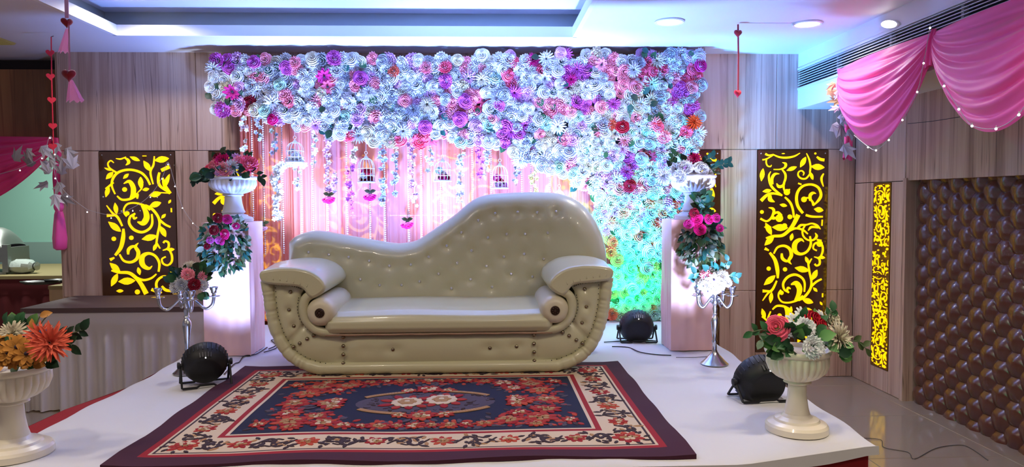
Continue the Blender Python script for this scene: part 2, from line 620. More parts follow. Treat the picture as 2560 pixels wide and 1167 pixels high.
downlight(1.245, 4.83, ZC, 'round white ceiling downlight just left of the red heart cord')
downlight(2.2, 4.87, ZC, 'round white downlight on the ceiling between the red heart string and the air grille')
downlight(-2.33, 4.97, ZC + .20, 'round white downlight inside the raised ceiling tray above the left lit panel')
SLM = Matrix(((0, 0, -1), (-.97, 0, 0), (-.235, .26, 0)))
sl = thing('soffit_reflection', 'oval glow standing for a downlight reflection on the soffit face just above the air grille', 'ceiling light', (XS, 4.54, 2.61))  # glowing oval added in place of a downlight's reflection on the soffit
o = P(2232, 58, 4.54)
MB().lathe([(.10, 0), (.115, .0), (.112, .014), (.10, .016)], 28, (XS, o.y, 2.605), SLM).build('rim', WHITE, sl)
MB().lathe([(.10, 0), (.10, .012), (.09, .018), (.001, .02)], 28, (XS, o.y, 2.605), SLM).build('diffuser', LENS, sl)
yp = P(-40, 110, 5.05)
tag(MB().add([P(-60, 112, 5.05) + Vector((0, 0, -.004)), P(36, 111, 5.05) + Vector((0, 0, -.004)), P(0, 98, 5.05), P(-60, 80, 5.05),
              P(-60, 112, 5.05) + Vector((0, .02, .012)), P(36, 111, 5.05) + Vector((0, .02, .012)), P(0, 98, 5.05) + Vector((0, .02, .012)), P(-60, 80, 5.05) + Vector((0, .02, .012))],
             [(0, 1, 2, 3), (7, 6, 5, 4), (0, 4, 5, 1), (1, 5, 6, 2), (2, 6, 7, 3), (3, 7, 4, 0)]).build('ceiling_lit_panel', mat('yellow_light_tone', 'd8c86a', 0.6), smooth=False),  # yellow-lit ceiling panel, the light put into its plain colour
    'small ceiling panel at the far left edge, its yellow light put into the colour', 'ceiling panel')

# ================================================================== lit scroll panels
def stroke2(pts, ws, n=5):
    """outline of a tapered ribbon in 2-D"""
    k = len(pts)
    if not isinstance(ws, (list, tuple)):
        ws = [ws] * k
    ws = [ws[min(len(ws) - 1, round(i * (len(ws) - 1) / max(1, k - 1)))] for i in range(k)]
    c = catmull([(p[0], p[1], wd) for p, wd in zip(pts, ws)], n) if k > 2 else [Vector((*pts[0], ws[0])), Vector((*pts[1], ws[1]))]
    L, Rr = [], []
    for i, p in enumerate(c):
        t = (c[min(i + 1, len(c) - 1)] - c[max(i - 1, 0)])
        t = Vector((t.x, t.y)).normalized()
        nn = Vector((-t.y, t.x)) * max(1.5, p.z) / 2
        L.append(Vector((p.x, p.y)) + nn)
        Rr.append(Vector((p.x, p.y)) - nn)
    return L, Rr


def leaf2(a, b, w_):
    a, b = Vector(a), Vector(b)
    d = b - a
    nn = Vector((-d.y, d.x)).normalized() * w_ / 2
    prof = [(0, .06), (.15, .45), (.35, .9), (.55, 1), (.75, .75), (.9, .38), (1, .02)]
    return [a + d * t + nn * h for t, h in prof], [a + d * t - nn * h for t, h in prof]


S, L_, D_ = 'S', 'L', 'D'
LEFT = [
 (S, [(190, 92), (225, 96), (265, 80)], [6, 12, 6]), (S, [(252, 85), (278, 102), (284, 124), (262, 144)], [8, 20, 22, 4]),
 (L_, (295, 78), (370, 110), 30), (S, [(480, 75), (472, 140), (452, 180), (448, 215), (465, 290)], [8, 14, 14, 14, 10]),
 (L_, (480, 108), (590, 92), 50), (L_, (398, 110), (448, 190), 42), (S, [(530, 184), (592, 156)], [26, 28]),
 (S, [(172, 125), (150, 108), (128, 130), (140, 165), (190, 200)], [6, 10, 10, 12, 14]), (L_, (100, 162), (150, 186), 16),
 (L_, (110, 250), (165, 195), 36), (S, [(175, 365), (152, 300), (165, 240), (210, 195), (290, 178), (370, 198), (415, 240), (442, 295)], [10, 14, 18, 18, 18, 18, 16, 14]),
 (L_, (104, 388), (130, 305), 34), (S, [(105, 325), (130, 305), (165, 275)], 14), (L_, (240, 247), (282, 208), 26), (D_, (248, 330), 18),
 (S, [(243, 285), (285, 268), (312, 310), (312, 360), (290, 398)], [6, 26, 36, 36, 14]),
 (S, [(190, 380), (225, 408), (280, 405), (320, 385), (340, 368), (342, 402)], [10, 16, 18, 20, 26, 10]),
 (L_, (370, 322), (372, 233), 40), (S, [(345, 355), (375, 325), (385, 290)], [6, 10, 12]), (L_, (383, 335), (434, 325), 28),
 (S, [(515, 200), (505, 250), (518, 305), (592, 362)], [16, 20, 20, 8]), (L_, (540, 330), (592, 212), 34), (S, [(540, 240), (552, 300), (594, 362)], [10, 26, 22]),
 (L_, (432, 378), (525, 358), 46), (S, [(470, 352), (592, 360)], [8, 10]),
 (S, [(262, 532), (240, 510), (240, 475), (270, 440), (330, 435), (395, 455), (440, 485)], [26, 14, 12, 14, 14, 18, 24]), (D_, (262, 514), 17),
 (S, [(338, 580), (380, 590), (408, 550), (402, 500), (375, 452)], [8, 40, 44, 36, 18]), (L_, (432, 460), (522, 432), 46),
 (S, [(400, 455), (450, 480), (495, 540), (505, 600), (488, 680), (475, 760)], [22, 20, 18, 16, 16, 14]), (S, [(500, 560), (545, 600), (588, 622)], [18, 16, 14]),
 (L_, (520, 555), (554, 520), 24), (L_, (512, 615), (550, 698), 42), (L_, (368, 715), (485, 690), 50), (L_, (480, 745), (453, 805), 28), (S, [(478, 745), (505, 788)], [16, 8]),
 (S, [(335, 545), (315, 555), (308, 530), (322, 514)], [10, 16, 16, 12]), (S, [(320, 518), (285, 540), (275, 590), (310, 640), (370, 660), (425, 635), (450, 590), (448, 520)], [14, 16, 18, 20, 20, 18, 16, 12]),
 (S, [(108, 452), (150, 510), (190, 545), (222, 612)], [6, 14, 18, 12]), (L_, (172, 432), (182, 520), 34), (S, [(108, 530), (185, 528)], [24, 10]), (L_, (118, 578), (210, 655), 48),
 (S, [(230, 632), (226, 700), (205, 780), (162, 838)], [14, 30, 28, 18]), (D_, (155, 710), 17), (D_, (288, 703), 17),
 (S, [(195, 830), (225, 880), (280, 892), (325, 865), (338, 815), (318, 772), (340, 743)], [12, 16, 20, 24, 28, 22, 4]), (S, [(260, 832), (264, 795), (290, 772), (320, 770)], [14, 24, 22, 16]),
 (S, [(488, 968), (495, 900), (465, 845), (415, 825), (372, 845), (362, 890), (378, 925), (415, 942), (440, 922)], [14, 18, 18, 22, 34, 40, 34, 22, 4]),
 (L_, (345, 992), (332, 932), 30), (S, [(130, 955), (185, 970), (260, 975), (310, 1010), (350, 1060), (390, 1140)], [12, 20, 24, 26, 30, 36]),
 (S, [(310, 1010), (370, 1032), (430, 1018), (470, 986)], [20, 18, 16, 10]), (L_, (180, 1042), (308, 1036), 56), (L_, (125, 1078), (175, 980), 44), (L_, (120, 897), (195, 970), 46),
 (S, [(122, 872), (154, 856)], [24, 12]), (L_, (162, 1115), (216, 1115), 26), (D_, (322, 1124), 19),
 (S, [(530, 745), (545, 730), (570, 745), (565, 785), (525, 802)], [14, 14, 16, 16, 8]), (L_, (558, 800), (614, 794), 28), (S, [(570, 790), (592, 840), (590, 890), (560, 918), (525, 905), (516, 870), (545, 852)], [12, 16, 16, 14, 14, 12, 12]),
 (L_, (578, 440), (596, 410), 18), (S, [(598, 475), (598, 507)], 10), (S, [(390, 73), (420, 73)], 7),
]
LEFTX = [
 (S, [(580, 962), (602, 970), (605, 1000), (570, 1045)], [22, 28, 26, 8]), (S, [(575, 1010), (520, 1005), (475, 1040), (470, 1090), (505, 1135)], [12, 16, 18, 18, 14]),
 (S, [(430, 1105), (480, 1130)], [24, 14]), (S, [(510, 1080), (540, 1112), (600, 1120)], [14, 22, 14]),
]
TOP = [
 (S, [(170, 80), (205, 95), (250, 88)], [22, 18, 14]), (S, [(250, 85), (320, 114), (400, 120), (480, 105), (540, 72)], [12, 18, 22, 18, 8]),
 (S, [(140, 142), (185, 132), (255, 92)], [16, 14, 12]), (S, [(185, 125), (180, 170), (195, 205), (225, 213), (238, 196)], [14, 14, 14, 14, 6]),
 (L_, (343, 77), (380, 77), 12), (S, [(610, 75), (640, 140), (655, 215), (650, 285), (672, 345)], [8, 16, 18, 16, 10]), (L_, (545, 222), (604, 112), 52), (L_, (658, 212), (805, 225), 66), (L_, (652, 270), (684, 354), 36),
 (S, [(650, 290), (610, 338), (560, 340), (525, 310), (528, 272), (560, 258), (585, 280), (577, 308)], [14, 18, 18, 16, 14, 14, 14, 8]),
 (S, [(722, 112), (760, 138), (802, 146)], [18, 30, 30]), (D_, (705, 77), 11), (S, [(797, 288), (776, 330), (778, 370), (797, 425)], [12, 22, 20, 8]), (L_, (400, 256), (508, 216), 44),
 (S, [(260, 243), (330, 242), (380, 222), (388, 185), (352, 170)], [10, 14, 22, 26, 4]), (S, [(352, 245), (385, 290), (388, 340), (370, 400), (375, 455), (400, 500)], [14, 22, 22, 20, 18, 14]),
 (D_, (405, 482), 33), (S, [(410, 490), (435, 450)], [30, 12]), (S, [(295, 390), (315, 422), (350, 420), (380, 390)], [8, 30, 28, 16]),
 (S, [(230, 265), (210, 310), (225, 390), (265, 450), (355, 518)], [8, 18, 24, 24, 16]), (S, [(322, 290), (275, 292), (245, 335), (250, 400)], [6, 26, 30, 20]), (L_, (130, 366), (148, 232), 50),
 (L_, (145, 475), (240, 462), 42), (S, [(130, 572), (190, 515), (260, 495), (355, 518)], [36, 30, 24, 16]), (S, [(225, 515), (228, 560), (275, 585)], [30, 46, 8]),
 (S, [(385, 535), (440, 590), (470, 660), (485, 752)], [18, 24, 22, 20]), (L_, (330, 613), (410, 628), 38),
 (S, [(212, 645), (255, 655), (268, 690), (240, 755), (190, 788), (125, 760)], [8, 26, 28, 22, 20, 22]), (D_, (328, 757), 40), (S, [(265, 712), (310, 695), (345, 735)], [18, 26, 40]), (D_, (140, 690), 20),
 (S, [(525, 390), (560, 402)], [16, 16]), (S, [(580, 705), (530, 640), (510, 570), (515, 500), (545, 445), (600, 410), (680, 405), (745, 440), (772, 510), (750, 565), (690, 628)], [26, 30, 30, 28, 26, 24, 24, 26, 28, 28, 8]),
 (D_, (590, 560), 30), (S, [(590, 550), (640, 545), (680, 585), (695, 622)], [20, 16, 22, 30]), (S, [(660, 575), (655, 520), (685, 492), (718, 500)], [26, 34, 28, 6]),
 (L_, (700, 662), (800, 678), 58), (S, [(612, 725), (680, 742), (795, 744)], [24, 24, 18]), (D_, (385, 838), 27), (L_, (165, 850), (245, 850), 34),
 (S, [(530, 858), (560, 832), (620, 828), (680, 815), (735, 838), (772, 876)], [24, 24, 18, 18, 24, 8]), (S, [(605, 835), (578, 890), (590, 950), (640, 990), (700, 988), (732, 950), (715, 915)], [16, 18, 18, 18, 20, 26, 6]),
 (S, [(640, 890), (675, 852), (750, 862)], [8, 26, 14]), (D_, (765, 1030), 33), (S, [(735, 985), (780, 1005)], [16, 36]), (S, [(790, 775), (787, 840)], 14),
]


def scroll_elements(which):
    """lists of (left, right) ribbon sides or dot (centre, r) in panel metres: x from the left edge, y down from the top"""
    out = []

    def conv(el, fx, k):
        kind = el[0]
        if kind == 'D':
            return ('D', fx(el[1]), el[2] * k)
        if kind == 'L':
            l, r = leaf2(el[1], el[2], el[3])
        else:
            l, r = stroke2(el[1], el[2])
        return ('R', [fx(p) for p in l], [fx(p) for p in r])

    kl = 1 / (3.155 * 305.0)
    kt = 1 / (4.168 * 305.0)
    fl = lambda p: Vector(((p[0] - 55) * kl, (p[1] - 37) * kl))
    ft = lambda p: Vector(((p[0] - 88) * kt, (p[1] - 38) * kt))
    H = PZ1 - PZ0
    flv = lambda p: Vector((fl(p).x, H - fl(p).y))
    ftv = lambda p: Vector((ft(p).x, H - ft(p).y))
    if which == 'left':
        out += [conv(e_, fl, kl) for e_ in LEFT + LEFTX]
        out += [conv(e_, ftv, kt) for e_ in TOP if max(p[1] for p in ([e_[1]] if e_[0] == 'D' else (e_[1:3] if e_[0] == 'L' else e_[1]))) < 690]
    else:
        out += [conv(e_, ft, kt) for e_ in TOP]
        out += [conv(e_, flv, kl) for e_ in LEFT]
    return out


def scroll_mesh(elems, to3, name, mirror=None, thick=.005):
    mb = MB()
    for e_ in elems:
        if e_[0] == 'D':
            c, r = e_[1], e_[2]
            n = 14
            ring = [c + Vector((math.cos(2 * PI * i / n), math.sin(2 * PI * i / n))) * r for i in range(n)]
            mb.prism(ring, lambda p: to3(p, thick), lambda p: to3(p, 0))
        else:
            l, r = e_[1], e_[2]
            n = len(l)
            v = [to3(p, thick) for p in l] + [to3(p, thick) for p in r] + [to3(p, 0) for p in l] + [to3(p, 0) for p in r]
            f = []
            for i in range(n - 1):
                f += [(i, i + 1, n + i + 1, n + i), (i, 2 * n + i, 2 * n + i + 1, i + 1), (n + i, n + i + 1, 3 * n + i + 1, 3 * n + i)]
            f += [(0, n, 3 * n, 2 * n), (n - 1, 3 * n - 1, 4 * n - 1, 2 * n - 1)]
            mb.add(v, f)
    return mb


EL, ER = scroll_elements('left'), scroll_elements('right')
plabels = [
 'tall brown acrylic wall panel with lit yellow scrollwork above the brown topped table',
 'brown acrylic wall panel with lit yellow scrollwork half hidden behind the left white urn',
 'lit yellow scroll panel glowing through the curtain behind the second birdcage',
 'lit yellow scroll panel glowing through the curtain near the lowest hanging rose',
 'lit yellow scroll panel behind the curtain and the tall end of the sofa back',
 'brown acrylic wall panel with lit scrollwork half hidden behind the right white urn',
 'tall brown acrylic wall panel with lit yellow scrollwork behind the front right urn of roses']
for i, x0 in enumerate(PX):
    t = thing('lit_scroll_panel', plabels[i], 'wall panel', (x0 + PW / 2, YW, PZ0), 'lit scroll panels on the back wall')
    MB().box((x0 + .003, YW - .004, PZ0 + .002), (x0 + PW - .003, YW + .011, PZ1 - .002)).build('acrylic_sheet', SHEET, t, smooth=False)
    el = EL if i in (0, 2, 4) else ER
    scroll_mesh(el, lambda p, d: (x0 + min(max(p.x, .012), PW - .012), YW - .004 - d, max(PZ0 + .015, min(PZ1 - .015, PZ1 - p.y))), 's').build('scroll_cutout', GOLD, t, smooth=False, kind='stuff')
    for sx in (.03, PW - .03):
        for sz in (.03, PZ1 - PZ0 - .03):
            MB().lathe([(.006, 0), (.006, .004), (.003, .006)], 8, (x0 + sx, YW - .004, PZ0 + sz), Matrix(((1, 0, 0), (0, 0, -1), (0, 1, 0)))).build('screw', METAL, t)
t = thing('lit_scroll_panel', 'narrow amber panel with dense lit yellow scrollwork on the right wall beside the padded leather', 'wall panel', (XW, (NP0 + NP1) / 2, NZ0))
MB().box((XW - .004, NP0 + .003, NZ0 + .003), (XW + .09, NP1 - .003, NZ1 - .003)).build('acrylic_sheet', mat('amber_acrylic', (0.16, 0.06, 0.01), 0.15, spec=0.6), t, smooth=False)
sw, sh = (NP1 - NP0) / PW, (NZ1 - NZ0) / (2 * (PZ1 - PZ0)) * 1.0
for rep in (0, 1):
    scroll_mesh(ER if rep else EL, lambda p, d: (XW - .004 - d, max(NP0 + .012, min(NP1 - .012, NP1 - p.x * sw)), max(NZ0 + .012, min(NZ1 - .012, NZ1 - (p.y * sh + rep * (NZ1 - NZ0) / 2)))), 's').build('scroll_cutout', GOLD, t, smooth=False, kind='stuff')
# ================================================================== stage
stg = thing('stage_platform', 'low stage platform with red cloth skirt carrying the sofa and flower wall', 'stage', (0, 4.2, 0))
SPOLY = [(-2.02, 2.62), (0.95, 2.62), (1.52, 2.79), (1.53, 3.6), (1.53, 5.72), (-1.87, 5.72), (-1.875, 3.85), (-1.97, 3.45)]
MB().prism(SPOLY, lambda p: (p[0], p[1], 0), lambda p: (p[0], p[1], ST - .012)).build('deck', mat('stage_wood', '6b4a34', 0.7), stg, smooth=False)
REDC = mat('red_cloth', '8a0610', 0.9)
path = [Vector((p[0], p[1])) for p in [(-1.88, 5.6), (-1.885, 3.85), (-1.985, 3.45), (-2.03, 2.61), (0.95, 2.61), (1.525, 2.78), (1.535, 3.6), (1.535, 5.7)]]
dense = []
for a, c in zip(path, path[1:]):
    k = max(2, int((c - a).length / .035))
    dense += [a + (c - a) * i / k for i in range(k)]
dense.append(path[-1])


def skirt_fn(u, v):
    i = min(len(dense) - 1, int(round(u * (len(dense) - 1))))
    p = dense[i]
    wv = .012 * math.sin(i * 1.15) * (1 - v) + .006
    nx = -1 if p.x < -1.8 else 0
    ny = -1 if p.y < 2.85 else 0
    return (p.x + nx * wv, p.y + ny * wv, .004 + (ST - .014) * v)


MB().grid(skirt_fn, len(dense) - 1, 4).build('red_skirt', REDC, stg)
MB().add([(-2.03, 2.60, ST - .010), (-1.80, 2.60, ST - .010), (-1.80, 3.9, ST - .010), (-1.88, 3.85, ST - .010), (-1.985, 3.45, ST - .008)],
         [(0, 1, 2, 3, 4)]).build('red_underlay', REDC, stg, smooth=False)
CLOTH = mat('white_stage_cloth', 'cac9c9', 0.85, bump=0.25, bscale=7)


def cloth_edges(v):
    y = 2.60 + (5.70 - 2.60) * v
    xl = -1.895 + .012 * math.sin(y * 5) + .006 * math.sin(y * 17)
    xr = 1.56 + .012 * math.sin(y * 4.2) + .008 * math.sin(y * 13)
    if v < .02:
        xr = 1.55
    return y, xl, xr


def cloth_fn(u, v):
    y, xl, xr = cloth_edges(v)
    x = xl + (xr - xl) * u
    yf = 2.58 + max(0, min(1, (x - .95) / .57)) * .172
    j = round(v * 50)
    y = yf + (5.70 - yf) * max(0, j - 2) / 48
    n = .004 * math.sin(x * 9 + y * 3) * math.sin(y * 7 - x * 2) + .003 * math.sin(x * 23 - y * 11)
    n += .006 * math.exp(-((y - 4.35 - .25 * x) / .03) ** 2) * (x > .9) + .005 * math.exp(-((y - 3.2 + .2 * x) / .04) ** 2)
    z = ST + .001 + max(-.003, n) * .6
    if u < .001 or u > .999:
        z = ST - .009
    if j < 2:
        y -= .014
        z = ST - (.045 + .006 * math.sin(x * 11) if j == 0 else .004)
    return (x, y, z)


scl = MB().grid(cloth_fn, 60, 50).build('stage_cloth', CLOTH)
tag(scl, 'creased white cloth spread over the stage under the rug and sofa', 'cloth')
ZT = ST + .004        # where things stand on the cloth

# ================================================================== rug
RC = [P(245, 1167, 1), P(615, 920, 1), P(1554, 912, 1), P(1729, 1161, 1)]


def onstage(px, py, z=ZT):
    d = P(px, py, 1.0) - EYE
    return EYE + d * ((z - 1.5) / d.z)


rl, rr_, rb, rf = -1.395, .785, 4.20, 2.628


def rug_z(x, y):
    k = max(0, 1 - (y - rf) / .5)
    z = .010 * k * (math.sin(x * 7.5 + .6) * .5 + .5) + .003 * math.sin(x * 5 + y * 6)
    e_ = min(x - rl, rr_ - x)
    if e_ < .1:
        z += .008 * (math.sin(y * 14) * .5 + .5) * (1 - e_ / .1)
    return ST + .011 + max(0, z)


RUGW, RUGD = rr_ - rl, rb - rf
BORD = [0, .085, .112, .122, .132, .292, .302, .326, .340]
RM = [mat('rug_maroon', '3a0c22', 0.95), mat('rug_red', '8c0f1c', 0.95), mat('rug_cream', 'c2ae94', 0.95), mat('rug_navy', '0b102e', 0.95),
      mat('rug_tan', '9c7550', 0.95), mat('rug_brown', '33222a', 0.95), mat('rug_scarlet', '96231f', 0.95), mat('rug_plum', '453a48', 0.95), mat('rug_orange', 'a63a24', 0.95)]
bandm = [0, 1, 2, 5, 2, 2, 1, 2, 3]       # material of each border band from the edge inwards
rug = thing('rug', 'navy and maroon carved floral rug lying on the white stage in front of the sofa', 'rug', ((rl + rr_) / 2, (rb + rf) / 2, ST))
mb = MB()


def axis(a, c, n):
    s = [a + q for q in BORD] + [a + BORD[-1] + (c - a - 2 * BORD[-1]) * i / n for i in range(1, n)] + [c - q for q in reversed(BORD)]
    return s


gx, gy = axis(rl, rr_, 40), axis(rf, rb, 26)
nx_, ny_ = len(gx), len(gy)
mb.v = [(x, y + (.012 * math.sin(x * 6) if j == 0 else 0), rug_z(x, y)) for x in gx for j, y in enumerate(gy)]
for i in range(nx_ - 1):
    for j in range(ny_ - 1):
        k = min(i, nx_ - 2 - i, j, ny_ - 2 - j)
        mb.f.append((i * ny_ + j, (i + 1) * ny_ + j, (i + 1) * ny_ + j + 1, i * ny_ + j + 1))
        mb.m.append(bandm[min(k, 8)])
mb.k = 1
o0 = len(mb.v)
rim_idx = [i * ny_ for i in range(nx_)] + [(nx_ - 1) * ny_ + j for j in range(1, ny_)] + [i * ny_ + ny_ - 1 for i in range(nx_ - 2, -1, -1)] + [j for j in range(ny_ - 2, 0, -1)]
for i in rim_idx:
    x, y, z = mb.v[i]
    mb.v.append((x, y, ST + .0015))
for a in range(len(rim_idx)):
    c = (a + 1) % len(rim_idx)
    mb.f.append((rim_idx[a], o0 + a, o0 + c, rim_idx[c]))
    mb.m.append(0)
mb.build('rug_ground', RM, rug)
pile = MB()
pile.k = 0


def rpoly(poly, m, lay=1):
    """a patch of carved pile: flat-topped, standing a little proud of the ground"""
    pile.k = m
    n = len(poly)
    cx = sum(p[0] for p in poly) / n
    cy = sum(p[1] for p in poly) / n
    hgt = .0022 * lay
    top = [(cx + (p[0] - cx) * .9, cy + (p[1] - cy) * .9, rug_z(p[0], p[1]) + hgt) for p in poly]
    bot = [(p[0], p[1], rug_z(p[0], p[1]) + hgt - .0024) for p in poly]
    pile.add(top + bot + [(cx, cy, rug_z(cx, cy) + hgt + .001)],
             [(i, (i + 1) % n, 2 * n) for i in range(n)] + [(i, n + i, n + (i + 1) % n, (i + 1) % n) for i in range(n)])


def rleaf(a, b, w_, m, lay=1):
    l, r = leaf2(a, b, w_)
    l, r = l[::2], r[::2]
    rpoly([(p.x, p.y) for p in r] + [(p.x, p.y) for p in reversed(l)], m, lay)


def rstroke(pts, ws, m, lay=1):
    l, r = stroke2([(p[0] * 1000, p[1] * 1000) for p in pts], [q * 1000 for q in ws] if isinstance(ws, list) else ws * 1000, 4)
    for i in range(len(l) - 1):
        rpoly([(r[i].x / 1000, r[i].y / 1000), (r[i + 1].x / 1000, r[i + 1].y / 1000), (l[i + 1].x / 1000, l[i + 1].y / 1000), (l[i].x / 1000, l[i].y / 1000)], m, lay)


def rdisc(c, r, m, lay=1, n=9, wob=.12):
    ph = R.random() * 6
    rpoly([(c[0] + r * (1 + wob * math.sin(3 * a + ph)) * math.cos(a), c[1] + r * (1 + wob * math.sin(3 * a + ph)) * math.sin(a)) for a in [2 * PI * i / n for i in range(n)]], m, lay)


def rflower(c, r, outer=6, inner=2, core=1, n=9, lay=2, tight=1.0):
    ph = R.random() * 6
    mix = {6: (6, 6, 1, 8), 8: (8, 8, 6), 1: (1, 6, 1)}.get(outer, (outer,))
    for i in range(n):
        a = ph + 2 * PI * i / n
        d = Vector((math.cos(a), math.sin(a)))
        rleaf(Vector(c) + d * r * .25, Vector(c) + d * r * R.uniform(.8, 1.15), r * .5, R.choice(mix), lay)
    for i in range(7):
        a = ph + .4 + 2 * PI * i / 7
        d = Vector((math.cos(a), math.sin(a)))
        rdisc(Vector(c) + d * r * .40 * tight, r * .19, R.choice((outer, 4, inner)), lay + 1, 6, .2)
    for i in range(4):
        a = ph + 2 * PI * i / 4
        rdisc(Vector(c) + Vector((math.cos(a), math.sin(a))) * r * .17, r * .13, inner if i % 2 else 4, lay + 2, 6, .2)
    rdisc(c, r * .12, core, lay + 3, 6)


def mid(q0, q1):
    return (q0 + q1) / 2


bm_ = mid(.132, .292)
# border garland: red flowers with dark scrolls between them, corner flowers
def border_run(a, c, n, flip):
    """n motifs along the side from a to c (2-D); the scrolls curl across the band"""
    a, c = Vector(a), Vector(c)
    L = (c - a)
    step = L / n
    d = L.normalized()
    nn = Vector((-d.y, d.x)) * flip
    for i in range(n):
        p = a + step * (i + .5)
        q = a + step * i
        if i % 1 == 0:
            col = (6, 8, 1)[i % 3]
            rflower(p, .052, col, 4 if i % 2 else 2, 2, 8, 1)
        for s in (-1, 1):
            b0 = p + d * s * .05
            e0 = p + d * s * step.length * .5
            rstroke([b0 - nn * .03 * s, b0 + d * s * .05 + nn * .045 * s, e0 + nn * .02 * s, e0 - nn * .04 * s, e0 - d * s * .03 - nn * .03 * s], [.008, .016, .018, .012, .008], 5)
            for k in range(11):
                t = R.uniform(.05, .95)
                o_ = b0 + (e0 - b0) * t + nn * R.uniform(-.055, .055)
                ang = R.uniform(0, 6.3)
                rleaf(o_, o_ + Vector((math.cos(ang), math.sin(ang))) * R.uniform(.03, .05), .02, 5 if R.random() < .75 else 4)


ex, ey = rl + bm_, rf + bm_
fx, fy = rr_ - bm_, rb - bm_
for (cx, cy) in ((ex, ey), (fx, ey), (ex, fy), (fx, fy)):
    rflower((cx, cy), .068, 6, 2, 1, 9, 1)
    for k in range(10):
        a = 2 * PI * k / 10
        o_ = Vector((cx, cy)) + Vector((math.cos(a), math.sin(a))) * .062
        rleaf(o_, o_ + Vector((math.cos(a + .5), math.sin(a + .5))) * .035, .018, 5)
border_run((ex + .08, ey), (fx - .08, ey), 6, 1)
border_run((ex + .08, fy), (fx - .08, fy), 6, 1)
border_run((ex, ey + .08), (ex, fy - .08), 4, 1)
border_run((fx, ey + .08), (fx, fy - .08), 4, 1)
# field: flower clusters all round, heavier in the corners
ix0, ix1, iy0, iy1 = rl + .35, rr_ - .35, rf + .35, rb - .35


def filler(c, n, spread, cols=(6, 7, 1, 7)):
    for k in range(n):
        a = R.uniform(0, 6.3)
        o_ = Vector(c) + Vector((math.cos(a) * spread[0], math.sin(a) * spread[1])) * R.uniform(.4, 1)
        if not (ix0 < o_.x < ix1 and iy0 < o_.y < iy1):
            continue
        b = a + R.uniform(-.8, .8)
        e1 = o_ + Vector((math.cos(b), math.sin(b))) * R.uniform(.03, .055)
        if ix0 < e1.x < ix1 and iy0 < e1.y < iy1:
            rleaf(o_, e1, .026, R.choice(cols), 1)


for sx, x_in in ((1, ix0), (-1, ix1)):
    for sy, y_in in ((1, iy0), (-1, iy1)):
        for (dx, dy, r) in ((.20, .14, .085), (.34, .12, .075), (.16, .27, .075), (.29, .22, .06), (.44, .075, .05), (.22, .055, .05), (.07, .10, .045)):
            c = (x_in + sx * dx, y_in + sy * dy)
            filler(c, 16, (r * 1.5, r * 1.5), (6, 7, 5, 7, 1, 8))
            rflower(c, r, R.choice((6, 6, 8, 1)), R.choice((2, 4)), R.choice((1, 6)), 9, 2)
    c = (x_in + sx * .14, (iy0 + iy1) / 2)
    filler(c, 10, (.09, .09))
    rflower(c, .08, 6, 4, 2, 10, 2)
    for dy in (-.1, .1):
        filler((x_in + sx * .13, c[1] + dy), 8, (.07, .05), (7, 7, 6))
n_ = 7
for k in range(n_):
    x = ix0 + .52 + (ix1 - ix0 - 1.04) * k / (n_ - 1)
    for y in (iy0 + .062, iy1 - .062):
        filler((x, y), 12, (.11, .06), (7, 6, 1, 7, 8))
        rflower((x, y), .052 if k % 2 else .042, 6 if k % 2 else 1, 4 if k % 3 else 2, 2, 8, 2)
# medallion
mc = Vector(((rl + rr_) / 2 + .02, (rf + rb) / 2 - .02))
ma, mb_ = .34, .175
rpoly([(mc.x + ma * .98 * math.cos(2 * PI * i / 28), mc.y + mb_ * .98 * math.sin(2 * PI * i / 28)) for i in range(28)], 7, 1)
for a0 in (0.55, PI - 1.25, PI + .55, 2 * PI - 1.25):
    rstroke([(mc.x + ma * 1.03 * math.cos(a0 + t * .7), mc.y + mb_ * 1.06 * math.sin(a0 + t * .7)) for t in (0, .25, .5, .75, 1)], .028, 4, 2)
for k in range(46):
    a = 2 * PI * k / 46
    q = R.uniform(.62, .92)
    o_ = mc + Vector((ma * q * math.cos(a), mb_ * q * math.sin(a)))
    b = R.uniform(0, 6.3)
    rleaf(o_, o_ + Vector((math.cos(b), math.sin(b))) * .036, .02, 5 if k % 3 else 7, 2)
for (dx, dy, r) in ((-.085, -.01, .075), (.075, .02, .075)):
    c = mc + Vector((dx, dy))
    for i in range(9):
        a = 2 * PI * i / 9
        d = Vector((math.cos(a), math.sin(a)))
        rleaf(c + d * .06, c + d * R.uniform(.11, .15), .045, 1 if i % 2 else 6, 3)
    for i in range(11):
        a = 2 * PI * i / 11
        rdisc(c + Vector((math.cos(a), math.sin(a))) * r * .75, r * .3, 2, 4, 7)
    for i in range(6):
        a = 2 * PI * i / 6
        rdisc(c + Vector((math.cos(a), math.sin(a))) * r * .38, r * .26, 4, 5, 7)
    rdisc(c, r * .2, 2, 6, 7)
for (dx, dy, r) in ((-.43, 0, .085), (.43, 0, .085), (0, -.2, .075), (0, .2, .075)):
    c = mc + Vector((dx, dy))
    for q in (-1, 1):
        off = Vector((0, .055 * q)) if dx else Vector((.10 * q, 0))
        rflower(c + off, r * .62, 8, 2, 4, 8, 2)
    rflower(c + Vector((dx, dy)).normalized() * .02, r, 6, 2, 1, 10, 3)
    d = Vector((dx, dy)).normalized()
    for s in (-.7, -.3, .3, .7):
        b = d + Vector((-d.y, d.x)) * s
        b.normalize()
        rleaf(c + b * r * 1.0, c + b * r * 1.75, .03, 7, 2)
pile.build('carved_pile', RM, rug, smooth=False, kind='stuff')

# ================================================================== sofa
LEATHER = mat('pearl_leather', 'c0bc99', 0.30, spec=0.55, coat=0.2, bump=0.05, bscale=40)
SD = 3.95
sofa = thing('tufted_sofa', 'large pearl beige leather sofa with wave shaped button tufted back', 'sofa', (-.2525, 4.3, ST))
CX = P(1096, 700, SD).x


def X2(px, py, D=SD):
    p = P(px, py, D)
    return Vector((p.x, p.z))


def mir(v):
    return Vector((2 * CX - v[0], v[1]))


